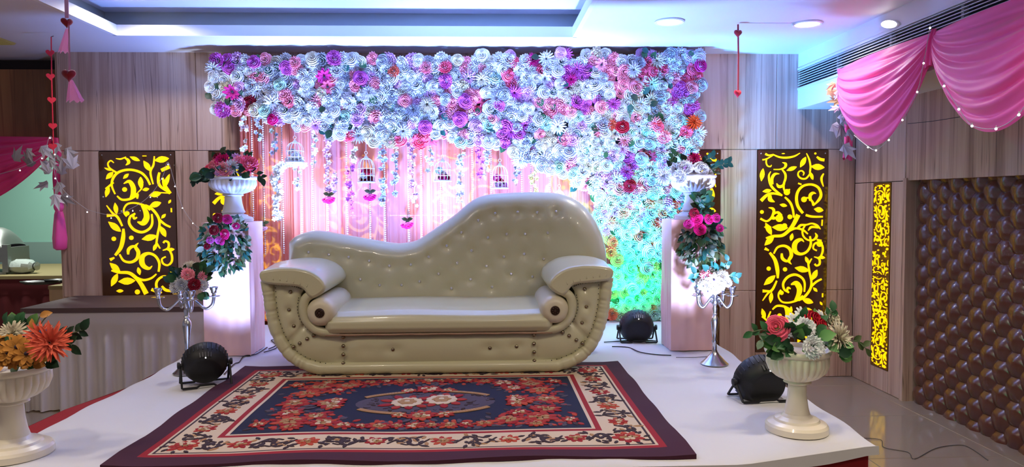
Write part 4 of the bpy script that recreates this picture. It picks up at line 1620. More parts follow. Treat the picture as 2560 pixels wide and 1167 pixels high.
curtain('narrow coral curtain edge at far left of the backdrop, beside the white urn', 603, 646, 8, CURD, 1, .02)
curtain('pleated pink sheer curtain behind the left plinth, under the flower screen', 636, 742, 9, CURT, 2, dy=.042)
curtain('pink sheer curtain behind the first birdcage from the left', 735, 850, 8, CURT, 3)
curtain('pink sheer curtain behind the second birdcage, yellow scrolls glowing through', 842, 965, 7, CURT, 4, dy=.042)
curtain('pink sheer curtain behind the lowest hanging rose, left of the third birdcage', 957, 1080, 8, CURT, 5)
curtain('pink sheer curtain behind the third birdcage from the left', 1072, 1195, 9, CURT, 6, dy=.042)
curtain('pink sheer curtain behind the fourth birdcage, above the tall sofa back', 1187, 1310, 9, CURT, 7)
curtain('rightmost pink sheer curtain, tucked behind the flower screen', 1302, 1545, 16, CURT, 8, dy=.042)
fr_ = thing('backdrop_frame', 'pale horizontal pipe frame showing through the pink curtains', 'frame', (-.9, 5.868, ST))
zp = zat(536, 5.868)
MB().tube([(-1.92, 5.868, zp), (1.0, 5.868, zp)], .014, 8).build('cross_bar', METAL, fr_)
for x in (-1.92, 1.0):
    MB().tube([(x, 5.868, ST), (x, 5.868, 2.6)], .014, 8).build('upright', METAL, fr_)
MB().tube([(-1.92, 5.858, 2.57), (1.0, 5.858, 2.57)], .012, 8).build('curtain_rail', METAL, fr_)

# ------------------------------------------------------------------ hanging bead strings
HD = 5.69
BEAD = mat('pearl_bead', (0.80, 0.80, 0.86), 0.18, spec=0.7)
STRINGS = [(628, 296, 620, 'far left, in front of the coral curtain'), (656, 296, 640, 'second from the left, above the left plinth'), (703, 305, 640, 'third from the left, beside the white garland'),
           (752, 420, 640, 'below the first birdcage'), (779, 330, 640, 'right of the first birdcage'), (816, 335, 640, 'holding the upper left hot pink rose'), (865, 350, 640, 'left of the second birdcage'),
           (924, 455, 640, 'below the second birdcage, holding a hot pink rose'), (960, 358, 640, 'beside the pale blue flower vine'), (1020, 358, 640, 'holding the lowest hot pink rose'), (1052, 358, 640, 'left of the third birdcage'),
           (1101, 455, 640, 'below the third birdcage'), (1180, 362, 560, 'right of the third birdcage'), (1227, 368, 540, 'left of the fourth birdcage'), (1304, 400, 540, 'right of the fourth birdcage'),
           (1327, 408, 540, 'beside the yellowish vine'), (1374, 420, 540, 'left of the fifth birdcage'), (1436, 455, 560, 'farthest right, at the flower wall edge')]
bead_me = {}
for px, y0, y1, where in STRINGS:
    a, b = P(px, y0 - 25, HD), P(px, y1, HD)
    L = a.z - b.z
    t = thing('bead_string', f'hanging string of white pearl beads, {where}', 'bead string', (a.x, HD, a.z), 'pearl bead strings before the curtain')
    k = max(1, int(L / .017))
    mb = MB()
    for i in range(k):
        mb.lathe([(.0008, -.0068), (.0072, -.001), (.0072, .001), (.0008, .0068)], 6, (a.x, HD, a.z - (i + .5) * .017))
    mb.build('beads', BEAD, t, kind='stuff')
    MB().tube([(a.x, HD, a.z + .03), (b.x, HD, b.z)], .001, 4).build('thread', BEAD, t)

# ------------------------------------------------------------------ flower vines
VINES = [(612, 298, 378, 'white', 9, 'short white blossom vine farthest left, in front of the coral curtain edge'), (645, 298, 350, 'silver', 7, 'short pale blossom vine between the first two bead strings'),
         (686, 305, 385, 'silver', 9, 'pale blossom vine left of the first birdcage'), (742, 418, 480, 'white', 9, 'short white blossom vine below the first birdcage'),
         (785, 330, 420, 'white', 8, 'faint white vine right of the first birdcage in the bright light'), (820, 335, 480, 'lilac', 20, 'long lilac blossom vine above the upper left hot pink rose'),
         (840, 440, 480, 'lilac', 6, 'short lilac spray beside the long lilac vine'), (876, 425, 525, 'violet', 15, 'violet blossom vine left of the second birdcage'), (885, 350, 420, 'cream', 7, 'thin cream vine above the violet vine'),
         (957, 358, 515, 'silver', 24, 'long pale blue blossom vine right of the second birdcage'), (986, 358, 490, 'silver', 18, 'slimmer pale blue blossom vine beside the longest one'),
         (1030, 365, 470, 'lilac', 14, 'lilac blossom vine above the lowest hot pink rose'), (1038, 470, 520, 'lilac', 6, 'lilac spray just right of the lowest hot pink rose'), (1074, 362, 430, 'white', 8, 'thin white vine left of the third birdcage'),
         (1150, 362, 505, 'white', 20, 'thick white blossom vine right of the third birdcage'), (1200, 365, 450, 'violet', 14, 'magenta violet blossom vine left of the fourth birdcage'), (1214, 368, 440, 'white', 10, 'small leafed white vine beside the magenta violet one'),
         (1290, 408, 465, 'silver', 8, 'short pale vine right of the fourth birdcage'), (1334, 415, 480, 'yellow', 9, 'yellowish vine in front of the glowing gap above the sofa back')]
STEMM = mat('stem_green', '5a6a48', 0.7)
for px, y0, y1, col, n, lb in VINES:
    a, b = P(px, y0 - 12, HD - .03), P(px, y1, HD - .03)
    t = thing('flower_vine', lb, 'flower garland', (a.x, HD - .03, a.z), 'blossom vines hanging before the curtain')
    MB().tube([a, a.lerp(b, .5) + Vector((.008, 0, 0)), b], .002, 4).build('stem', STEMM, t)
    for i in range(int(n * 1.6)):
        s = FR.random()
        p = a.lerp(b, s) + Vector((FR.uniform(-.03, .03) * (1.1 - .5 * s), FR.uniform(-.025, .01), 0))
        c = C_[col]
        inst(BLOS, 'blossom', t, p, (FR.uniform(-.8, .8), -1, FR.uniform(-.5, .5)), FR.uniform(0, 6), FR.uniform(.014, .022), tuple(min(1, q * FR.uniform(.85, 1.1)) for q in c))
# big white garland looped from the first cage
gp = catmull([P(758, 408, HD - .06), P(725, 405, HD - .06), P(698, 420, HD - .06), P(690, 450, HD - .06), P(697, 478, HD - .06), P(692, 510, HD - .06), P(692, 542, HD - .06)], 6)
t = thing('flower_garland', 'thick white blossom garland looping down from the first birdcage', 'flower garland', gp[0])
MB().tube(gp, .003, 5).build('stem', STEMM, t)
for i in range(90):
    p = FR.choice(gp) + Vector((FR.uniform(-.026, .026), FR.uniform(-.03, .01), FR.uniform(-.026, .026)))
    inst(BLOS, 'blossom', t, p, (FR.uniform(-.8, .8), -1, FR.uniform(-.6, .6)), FR.uniform(0, 6), FR.uniform(.018, .027), C_['white'])
# hanging roses
for px, py, col, lb in [(822, 498, 'hot', 'hot pink hanging rose, the left one of the upper two before the curtain'), (925, 491, 'hot', 'hot pink hanging rose directly under the second birdcage'),
                        (1018, 561, 'hot', 'lowest hot pink hanging rose, just above the dip of the sofa back'), (658, 570, 'lilac', 'small lilac hanging rose above the left plinth edge')]:
    p = P(px, py, HD - .045)
    t = thing('hanging_rose', lb, 'rose', p, 'roses on the bead strings')
    inst(ROSE[0], 'bloom', t, p, (.18, -.30, -.95), 1.0, .050 if col == 'hot' else .034, C_[col])
    MB().lathe([(.002, .045), (.006, .035), (.014, .022), (.018, .01)], 8, p + Vector((0, .012, 0))).build('calyx', mat('calyx_green', '4c5a3a', 0.6), t)
    MB().tube([p + Vector((0, .012, .04)), p + Vector((0, .03, .12))], .0022, 5).build('stem', STEMM, t)
    for s in (-1, 1):
        leaf(t, p + Vector((0, .012, .035)), (s, -.3, .35), (0, -1, .3), .045, 'olive')

# ------------------------------------------------------------------ birdcages
WIRE = mat('cage_white', (0.74, 0.74, 0.80), 0.35)


def birdcage(px, ptop, pbot, wpx, label, blooms):
    D = HD - .07
    c = P(px, pbot, D)
    r = wpx / 2 / F * D
    H = P(px, ptop, D).z - c.z
    t = thing('birdcage', label, 'birdcage', c, 'white birdcages hanging before the curtain')
    MB().lathe([(r * 1.08, 0), (r * 1.12, .004), (r * 1.08, .010), (r * .95, .012)], 24, c).build('base_plate', WIRE, t)
    wall = H * .48
    bars = MB()
    for k in range(14):
        a = 2 * PI * k / 14
        d = Vector((math.cos(a), math.sin(a), 0))
        pts = [c + d * r + Vector((0, 0, .008)), c + d * r + Vector((0, 0, wall))]
        for s in (.2, .4, .6, .8, .95):
            pts.append(c + d * r * math.cos(s * PI / 2) ** .8 + Vector((0, 0, wall + (H * .36) * math.sin(s * PI / 2))))
        bars.tube(pts, .0016, 4)
    bars.build('wire_bars', WIRE, t, kind='stuff')
    rg = MB()
    for z in (wall * .5, wall):
        rg.tube([c + Vector((r * math.cos(2 * PI * k / 24), r * math.sin(2 * PI * k / 24), z)) for k in range(24)], .0022, 5, closed=True)
    rg.build('hoop', WIRE, t)
    MB().lathe([(r * .34, H * .79), (r * .30, H * .84), (r * .10, H * .92), (.002, H * .97)], 14, c).build('cap', WIRE, t)
    top = c + Vector((0, 0, H * .97))
    ring = [top + Vector((.011 * math.sin(2 * PI * k / 12), 0, .011 - .011 * math.cos(2 * PI * k / 12))) for k in range(12)]
    MB().tube(ring, .0018, 5, closed=True).build('hanging_ring', WIRE, t)
    MB().tube([top + Vector((0, 0, .02)), Vector((top.x, top.y + .04, top.z + .42))], .0012, 4).build('cord', WIRE, t)
    bq = thing('cage_flowers', 'small bunch of silk flowers inside ' + label.split(',')[0].replace('white wire birdcage', 'the birdcage'), 'flowers', c + Vector((0, 0, .012)))
    for i, col in enumerate(blooms):
        a = 2 * PI * i / len(blooms)
        q = c + Vector((r * .42 * math.cos(a), r * .42 * math.sin(a), .03 + .028 * (i % 3)))
        flower('rose' if i % 2 else 'carnation', bq, q, (math.cos(a) * .3, -1, .5), .030, col)
    for i in range(5):
        a = FR.uniform(0, 6)
        leaf(bq, c + Vector((0, 0, .014)), (math.cos(a), math.sin(a) - .3, .8), (0, -1, 0), .055, 'green')
    return t


birdcage(738, 345, 408, 42, 'white wire birdcage with pale flowers, the leftmost, above the white garland', ['white', 'white', 'silver', 'white', 'white'])
birdcage(916, 383, 457, 41, 'white wire birdcage with red flowers, second from the left, above a hot pink rose', ['crimson', 'white', 'magenta', 'crimson', 'white', 'red'])
birdcage(1107, 392, 454, 41, 'white wire birdcage with a pale sprig on its side, third from the left', ['crimson', 'white', 'mint', 'magenta'])
birdcage(1250, 402, 472, 40, 'white wire birdcage with dark green leaves, fourth from the left, above the tall sofa back', ['violet', 'red', 'magenta', 'lilac'])
birdcage(1398, 466, 528, 30, 'white wire birdcage, the rightmost, only its top showing above the sofa back', ['violet', 'magenta'])
# ================================================================== plinths
SATIN = mat('pink_satin', 'f2c4bd', 0.42, sheen=0.2, bump=0.15, bscale=9)


def plinth(label, x0, x1, y0, y1, ztop):
    t = thing('draped_plinth', label, 'plinth', ((x0 + x1) / 2, (y0 + y1) / 2, ST))
    b = .012
    MB().box((x0 + b, y0 + b, ZT), (x1 - b, y1 - b, ztop - .006)).build('box_core', mat('mdf', '8a6a50', 0.7), t, smooth=False)
    per = []
    n = 14
    cs = [(x0, y0), (x1, y0), (x1, y1), (x0, y1)]
    for (a, c) in zip(cs, cs[1:] + cs[:1]):
        for i in range(n):
            per.append((Vector(a).lerp(Vector(c), i / n), i / n))
    r = random.Random(int(abs(x0) * 100))
    crease = [(r.uniform(0, 4 * n), r.uniform(.1, .8), r.uniform(-9, 9), r.uniform(.002, .006)) for _ in range(16)]
    cx, cy = (x0 + x1) / 2, (y0 + y1) / 2

    def fn(u, v):
        i = int(round(u * 4 * n)) % (4 * n)
        p, s = per[i]
        z = ZT + .002 + (ztop - ZT - .002) * v
        o = 0.0
        for ci, cv, sl, am in crease:
            o += am * math.exp(-(((i - ci) - sl * (v - cv)) / 1.3) ** 2) * math.exp(-((v - cv) / .28) ** 2)
        o += .004 * (1 - v) * math.sin(i * 1.9)
        if s == 0:
            o *= .2
        d = Vector((p.x - cx, p.y - cy)).normalized()
        return (p.x + d.x * o, p.y + d.y * o, z)
    MB().grid(fn, 4 * n, 24, cu=True).build('satin_drape', SATIN, t, angle=.9)
    MB().box((x0 + .001, y0 + .001, ztop - .006), (x1 - .001, y1 - .001, ztop)).build('satin_top', SATIN, t, smooth=False)
    return t


LZ, RZ = zat(556, 4.53, 570), zat(549, 4.51, 1740)
plinth('pale pink satin covered plinth on the left, carrying a white urn and a leafy spray', -1.752, -1.466, 4.53, 4.82, LZ)
plinth('pale pink satin covered plinth on the right, carrying a glaring white urn and spray', 1.183, 1.468, 4.51, 4.76, RZ)


# ================================================================== urns
def urn(label, c, H, rb, m, foot=.97, stem=.30):
    """fluted bowl on a stem; c is the base centre"""
    t = thing('flower_urn', label, 'urn', c)
    f0 = rb * foot
    MB().lathe([(f0, 0), (f0 * 1.0, H * .07), (f0 * .94, H * .10), (f0 * .74, H * .125), (f0 * .70, H * .15), (f0 * .50, H * .175), (rb * stem * 1.35, H * .21), (rb * stem * 1.30, H * .235)], 36, c).build('foot', m, t, angle=.45)
    MB().lathe([(rb * stem * 1.32, H * .225), (rb * stem * 1.18, H * .28), (rb * stem, H * .42), (rb * stem * .93, H * .565), (rb * stem * 1.1, H * .575), (rb * stem * 1.22, H * .59)], 28, c).build('stem', m, t)
    MB().lathe([(rb * .30, H * .575), (rb * .43, H * .59), (rb * .40, H * .615), (rb * .62, H * .66), (rb * .82, H * .73), (rb * .905, H * .82), (rb * .90, H * .90), (rb * .93, H * .925), (rb * .93, H * .93), (rb * .86, H * .92), (rb * .8, H * .84), (rb * .3, H * .8)], 168, c,
               flute=lambda i, a: 1 + (.075 * abs(math.sin(14 * a)) ** .8 if 3 <= i <= 6 else 0)).build('bowl', m, t, angle=1.2)
    MB().lathe([(rb * .88, H * .92), (rb * .96, H * .925), (rb * 1.0, H * .945), (rb * 1.03, H * .975), (rb * 1.0, H), (rb * .93, H * .99), (rb * .88, H * .95)], 48, c).build('rim', m, t)
    MB().lathe([(rb * .86, H * .90), (rb * .5, H * .93), (.001, H * .94)], 24, c).build('floral_foam', mat('foam_green', '141f16', 0.9), t)
    return t


FRU = Vector((1.300, 2.925, ZT))
FLU = Vector((-1.815, 2.80, ZT))
urn('cream stone urn at the front right stage corner, filled with roses and white mums', FRU, .345, .129, MARBLE)
urn('cream stone urn at the front left stage edge, holding coral mum and tan orchids', FLU, .345, .140, MARBLE)
LU = Vector((P(583, 500, 4.67).x, 4.67, LZ + .001))
RU = Vector((P(1732, 500, 4.64).x, 4.64, RZ + .001))
LUH, RUH = zat(441, 4.60, 583) - LZ, zat(438, 4.58, 1732) - RZ
urn('white urn standing on the left pink plinth, holding pink and red carnations', LU, LUH, .150, WHITEURN, .8, .36)
urn('white urn standing on the right pink plinth, glaring white in the stage light', RU, RUH, .146, WHITEURN, .8, .36)


# ================================================================== bouquets
def bouquet(name, label, base, flowers, greens, stems=None, cat='flowers'):
    """flowers: (px, py, depth, kind, colour, radius); greens: (count, centre px, py, depth, spread, length, colours, mesh, droop)"""
    t = thing(name, label, cat, base)
    b = Vector(base)
    for px, py, D, k, col, r in flowers:
        p = P(px, py, D)
        n = (p - b)
        n = Vector((n.x * 1.0, -abs(n.length) * .8 - .03, n.z * .8))
        flower(k, t, p, n, r, col, .05)
    for cnt, px, py, D, spx, spy, L, cols, me, droop in greens:
        for i in range(cnt):
            a = FR.uniform(0, 6.28)
            q = math.sqrt(FR.random())
            p = P(px + spx * q * math.cos(a), py + spy * q * math.sin(a), D + FR.uniform(-.04, .05))
            d = (p - b)
            d = Vector((d.x + FR.uniform(-.05, .05), d.y * .4 - FR.uniform(.0, .08), d.z * (1 - droop) - droop * FR.uniform(.05, .2)))
            if d.length < .01:
                d = Vector((0, -1, 0))
            leaf(t, p, d, (FR.uniform(-.6, .6), -1, FR.uniform(0, .7)), L * FR.uniform(.7, 1.2), FR.choice(cols), me)
    for pts, lv, col in (stems or []):
        w = [P(*q) for q in pts]
        MB().tube(catmull(w, 4), .0022, 5).build('stem', STEMM, t)
        cc = catmull(w, 5)
        for i in range(lv):
            p = cc[int((len(cc) - 1) * (.45 + .55 * i / max(1, lv - 1)))]
            s = -1 if i % 2 else 1
            tdir = (w[-1] - w[0]).normalized()
            sd = tdir.cross(Vector((0, 1, 0))) * s
            leaf(t, p, tdir * .8 + sd * .8, (FR.uniform(-.4, .4), -1, .3), FR.uniform(.035, .05), col)
    return t


G1 = ('green', 'dgreen', 'green', 'lgreen')
G2 = ('dgreen', 'green', 'teal')
# front right urn
bouquet('flower_arrangement', 'roses and white mums with dark leaves in the front right cream urn', FRU + Vector((0, 0, .33)),
        [(1943, 820, 2.86, 'rose', 'rosepink', .052), (2032, 800, 2.95, 'rose', 'red', .045), (2050, 812, 2.93, 'rose', 'red', .035), (2096, 845, 2.85, 'chrysanthemum', 'cream', .075), (2078, 800, 2.98, 'carnation', 'cream', .05),
         (2033, 868, 2.80, 'carnation', 'white', .045), (2015, 818, 2.90, 'carnation', 'white', .042), (1985, 800, 2.95, 'daisy', 'white', .036), (2005, 785, 2.98, 'daisy', 'white', .034), (1972, 830, 2.90, 'daisy', 'silver', .03),
         (2050, 790, 3.0, 'daisy', 'white', .03)],
        [(36, 1995, 850, 2.86, 62, 30, .055, G1, LEAFW, .2), (12, 2080, 872, 2.84, 35, 20, .055, G1, LEAFW, .3), (12, 1955, 865, 2.86, 25, 20, .052, G1, LEAFW, .3), (10, 2040, 805, 2.98, 60, 14, .045, G1, LEAF, 0)],
        [([(1960, 850, 2.88), (1915, 825, 2.86), (1880, 830, 2.84)], 5, 'green'), ([(2110, 860, 2.86), (2140, 852, 2.85), (2165, 872, 2.84)], 4, 'olive'), ([(2060, 800, 2.95), (2072, 785, 2.96), (2082, 778, 2.96)], 3, 'green'), ([(1960, 830, 2.9), (1930, 845, 2.87), (1905, 850, 2.86)], 3, 'greyg')])
# front left urn
bouquet('flower_arrangement', 'coral spider mum, tan orchids and dark leaves in the front left cream urn', FLU + Vector((0, 0, .33)),
        [(124, 856, 2.66, 'chrysanthemum', 'coral', .078), (98, 840, 2.72, 'chrysanthemum', 'coral', .055), (32, 832, 2.78, 'chrysanthemum', 'cream', .055), (42, 868, 2.66, 'daisy', 'tan', .05), (20, 882, 2.66, 'daisy', 'tan', .045), (65, 884, 2.66, 'daisy', 'tan', .045), (95, 890, 2.70, 'daisy', 'tan', .03), (30, 900, 2.68, 'daisy', 'tan', .035),
         (5, 862, 2.68, 'daisy', 'tan', .04), (8, 893, 2.66, 'carnation', 'tan', .03), (92, 848, 2.70, 'daisy', 'blue', .025), (112, 835, 2.70, 'daisy', 'blue', .022)],
        [(12, 85, 865, 2.74, 35, 22, .045, ('dgreen', 'dgreen', 'green'), LEAFW, .3), (26, 50, 898, 2.76, 75, 12, .05, ('dgreen', 'green', 'tan'), LEAFW, .3), (12, 45, 815, 2.82, 36, 12, .045, G1, LEAFW, 0), (8, 10, 865, 2.70, 20, 20, .05, ('dgreen', 'green'), LEAF, .3)],
        [([(75, 850, 2.74), (88, 815, 2.74), (100, 790, 2.74)], 2, 'tan'), ([(115, 845, 2.74), (160, 838, 2.72), (205, 825, 2.7)], 7, 'dgreen'), ([(100, 850, 2.74), (150, 850, 2.72), (180, 862, 2.7)], 4, 'dgreen'), ([(80, 850, 2.74), (105, 805, 2.74), (120, 788, 2.74)], 0, 'tan')])
# left plinth urn
bouquet('flower_arrangement', 'pink, red and white carnations in the white urn on the left plinth', LU + Vector((0, 0, LUH - .01)),
        [(535, 418, 4.60, 'carnation', 'pink', .05), (555, 402, 4.60, 'carnation', 'hot', .05), (562, 425, 4.54, 'carnation', 'pink', .05), (578, 418, 4.55, 'chrysanthemum', 'white', .055), (600, 408, 4.62, 'carnation', 'pink', .05), (622, 410, 4.62, 'carnation', 'rosepink', .055),
         (520, 425, 4.6, 'carnation', 'rosepink', .035), (545, 395, 4.65, 'rose', 'crimson', .04), (590, 398, 4.66, 'carnation', 'lilac', .04), (548, 432, 4.54, 'rose', 'lilac', .03)],
        [(30, 575, 430, 4.58, 58, 12, .055, G2, LEAFW, .2), (8, 510, 440, 4.56, 18, 8, .06, G2, LEAFW, .4), (8, 580, 400, 4.66, 50, 10, .06, G2, LEAF, 0)],
        [([(525, 432, 4.58), (505, 438, 4.55), (486, 452, 4.54)], 5, 'dgreen'), ([(630, 430, 4.58), (645, 436, 4.56), (656, 446, 4.55)], 4, 'dgreen'), ([(560, 420, 4.6), (555, 395, 4.6), (552, 382, 4.6)], 2, 'olive')])
# right plinth urn
bouquet('flower_arrangement', 'white blooms and one crimson mum in the white urn on the right plinth', RU + Vector((0, 0, RUH - .01)),
        [(1736, 398, 4.62, 'chrysanthemum', 'hot', .055), (1690, 424, 4.56, 'daisy', 'white', .05), (1712, 418, 4.54, 'carnation', 'white', .05), (1660, 440, 4.54, 'chrysanthemum', 'white', .06), (1752, 424, 4.54, 'rose', 'white', .055),
         (1735, 430, 4.52, 'daisy', 'white', .045), (1700, 440, 4.52, 'carnation', 'white', .045), (1770, 436, 4.56, 'carnation', 'white', .04), (1716, 402, 4.62, 'daisy', 'white', .04)],
        [(16, 1735, 412, 4.62, 55, 14, .05, G2, LEAFW, 0), (8, 1770, 428, 4.6, 25, 12, .05, G2, LEAF, .1)],
        [([(1770, 430, 4.58), (1795, 415, 4.56), (1820, 408, 4.55)], 7, 'teal'), ([(1745, 420, 4.6), (1765, 400, 4.58), (1782, 392, 4.57)], 5, 'teal'), ([(1690, 420, 4.6), (1680, 400, 4.6), (1690, 385, 4.6)], 5, 'green')])


# sprays hanging on the plinth fronts
def spray(label, cx, cy, D, w_, h_, flowers, n, cols, base):
    t = thing('leaf_spray', label, 'flowers', base)
    b = P(cx, cy - h_ * .55, D + .02)
    for i in range(n):
        a = FR.uniform(0, 6.28)
        q = FR.random() ** .6
        px, py = cx + w_ * q * math.cos(a), cy + h_ * q * math.sin(a)
        p = P(px, py, D - .03 - .09 * (1 - q) * FR.random())
        d = Vector(((px - cx) / w_ * .8 + FR.uniform(-.7, .7), FR.uniform(-.9, -.1), (-.75 if py > cy - h_ * .45 else .3) + FR.uniform(-.5, .6)))
        leaf(t, p, d, (FR.uniform(-.9, .9), -1, FR.uniform(-.3, .9)), FR.uniform(.034, .060), FR.choice(cols), FR.choice((LEAFN, LEAFN, LEAF)))
    for px, py, k, col, r in flowers:
        flower(k, t, P(px, py, D - .13), (FR.uniform(-.4, .4), -1, FR.uniform(-.1, .4)), r, col)
    return t


spray('leafy spray with small magenta roses hanging on the front of the left plinth', 562, 610, 4.52, 62, 66,
      [(562, 585, 'rose', 'hot', .032), (548, 600, 'rose', 'violet', .024), (535, 575, 'rose', 'crimson', .03), (568, 548, 'rose', 'magenta', .028), (545, 545, 'rose', 'crimson', .03), (590, 565, 'rose', 'magenta', .022), (525, 600, 'rose', 'violet', .022), (555, 605, 'rose', 'magenta', .02), (518, 615, 'rose', 'crimson', .02)],
      285, ('teal', 'green', 'dgreen', 'greyg', 'teal', 'olive'), (P(562, 560, 4.50).x, 4.50, P(562, 560, 4.5).z))
spray('leafy spray with magenta roses hanging on the front of the right plinth', 1752, 600, 4.50, 52, 62,
      [(1742, 548, 'rose', 'hot', .038), (1750, 572, 'rose', 'hot', .04), (1722, 560, 'rose', 'magenta', .03), (1772, 548, 'rose', 'hot', .032), (1790, 545, 'rose', 'magenta', .028), (1735, 532, 'rose', 'crimson', .03), (1800, 570, 'rose', 'magenta', .024)],
      270, ('olive', 'dgreen', 'greyg', 'olive', 'green', 'teal'), (P(1750, 560, 4.48).x, 4.48, P(1750, 560, 4.48).z))
t = thing('leaf_sprig', 'upright leafy sprig between the right urn bowl and the plinth spray', 'flowers', P(1765, 545, 4.44))
for k in range(34):
    q = k / 34
    p = P(1762 - 10 * q + FR.uniform(-14, 14), 545 - 58 * q, 4.44)
    leaf(t, p, (FR.uniform(-1, 1), -.3, .5), (FR.uniform(-.4, .4), -1, .4), .05, FR.choice(('teal', 'green', 'dgreen')), LEAFW)
MB().tube([P(1765, 548, 4.45), P(1758, 515, 4.45), P(1752, 488, 4.45)], .003, 5).build('stem', STEMM, t)


# ================================================================== candelabra
def candelabra(label, base, H, arms, reach):
    t = thing('candelabra', label, 'candelabra', base)
    b = Vector(base)
    MB().lathe([(.078, 0), (.080, .004), (.070, .012), (.052, .030), (.036, .048), (.026, .058), (.020, .070)], 28, b).build('base', METAL, t)
    MB().lathe([(.020, .066), (.013, .085), (.012, .12), (.017, .135), (.012, .145), (.017, H * .42), (.024, H * .56), (.022, H * .61), (.011, H * .65), (.016, H * .67), (.011, H * .69), (.015, H * .74), (.010, H * .77), (.014, H * .79),
                (.022, H * .82), (.018, H * .86), (.012, H * .89), (.020, H * .94), (.013, H * .97), (.026, H * 1.0)], 20, b).build('stem', METAL, t)
    for a in arms:
        d = Vector((math.cos(a), math.sin(a), 0))
        z0 = H * .83
        pts = catmull([b + d * .012 + Vector((0, 0, z0 + .005)), b + d * reach * .22 + Vector((0, 0, z0 + .022)), b + d * reach * .45 + Vector((0, 0, z0 - .008)), b + d * reach * .70 + Vector((0, 0, z0 - .034)), b + d * reach * .93 + Vector((0, 0, z0 - .012)), b + d * reach + Vector((0, 0, z0 + .035))], 5)
        ar = MB().tube(pts, [.006 + .004 * i / len(pts) for i in range(len(pts))], 8).build('arm', METAL, t)
        e_ = b + d * reach + Vector((0, 0, z0 + .035))
        MB().lathe([(.010, -.004), (.034, .0), (.035, .004), (.012, .006), (.009, .014), (.016, .022), (.015, .032), (.019, .036), (.024, .052), (.022, .054), (.014, .042), (.001, .040)], 18, e_).build('candle_cup', METAL, ar)
    q = MB()
    for a in arms:
        d = Vector((math.cos(a), math.sin(a), 0))
        q.tube([b + d * (.012 + .022 * math.sin(s * PI)) + Vector((0, 0, H * .80 + .05 * s)) for s in (0, .25, .5, .75, 1)], .004, 6)
    q.build('scroll_collar', METAL, t)
    return t


CLB = Vector((P(470, 925, 4.10).x, 4.10, ZT))
CRB = Vector((P(1786, 922, 4.14).x, 4.14, ZT))
CH = zat(722, 4.10, 470) - ZT
CHR = zat(722, 4.14, 1786) - ZT
candelabra('silver candelabra behind the left black stage light, bouquet of red and white blooms on top', CLB, CH, (PI + .12, .15, -1.0, 2.2), .148)
candelabra('silver candelabra in front of the right pink plinth, overlit white bouquet on top', CRB, CHR, (PI - .1, -.1, .75, 2.4), .10)
bouquet('candelabra_bouquet', 'bouquet of white, pink and one red bloom on the left candelabra', CLB + Vector((0, 0, CH + .0)),
        [(486, 711, 4.0, 'carnation', 'crimson', .034), (438, 716, 4.04, 'carnation', 'white', .036), (455, 712, 4.0, 'carnation', 'silver', .034), (470, 686, 4.03, 'carnation', 'pink', .036), (475, 668, 4.08, 'chrysanthemum', 'cream', .042), (506, 712, 4.05, 'carnation', 'white', .034),
         (506, 690, 4.06, 'chrysanthemum', 'pink', .03), (436, 692, 4.08, 'carnation', 'cream', .034), (455, 694, 4.05, 'carnation', 'white', .03), (492, 670, 4.12, 'rose', 'rosepink', .024), (470, 712, 4.02, 'carnation', 'silver', .03)],
        [(26, 472, 690, 4.08, 46, 24, .05, G2, LEAFW, .1), (6, 507, 675, 4.08, 12, 10, .055, G2, LEAFW, 0), (4, 502, 735, 4.06, 6, 6, .045, ('green',), LEAFW, .9)])
bouquet('candelabra_bouquet', 'glaring white bouquet with green leaves on the right candelabra', CRB + Vector((0, 0, CHR + .0)),
        [(1765, 690, 4.06, 'carnation', 'pink', .036), (1785, 700, 4.02, 'daisy', 'white', .042), (1805, 690, 4.05, 'carnation', 'white', .038), (1760, 712, 4.04, 'carnation', 'white', .036), (1780, 680, 4.08, 'carnation', 'white', .036), (1800, 712, 4.04, 'rose', 'white', .034),
         (1818, 705, 4.08, 'carnation', 'white', .03), (1750, 700, 4.08, 'carnation', 'white', .03), (1790, 722, 4.02, 'carnation', 'white', .03), (1770, 728, 4.04, 'daisy', 'white', .03)],
        [(20, 1786, 695, 4.10, 48, 28, .045, ('teal', 'green'), LEAFW, .1)],
        [([(1800, 690, 4.1), (1812, 668, 4.08), (1820, 652, 4.08)], 3, 'teal'), ([(1765, 690, 4.1), (1745, 682, 4.08), (1735, 685, 4.08)], 3, 'teal'), ([(1815, 690, 4.1), (1830, 690, 4.08), (1836, 694, 4.08)], 3, 'teal')])


# ================================================================== stage lights
FIN = mat('black_fin', (0.02, 0.02, 0.022), 0.5)


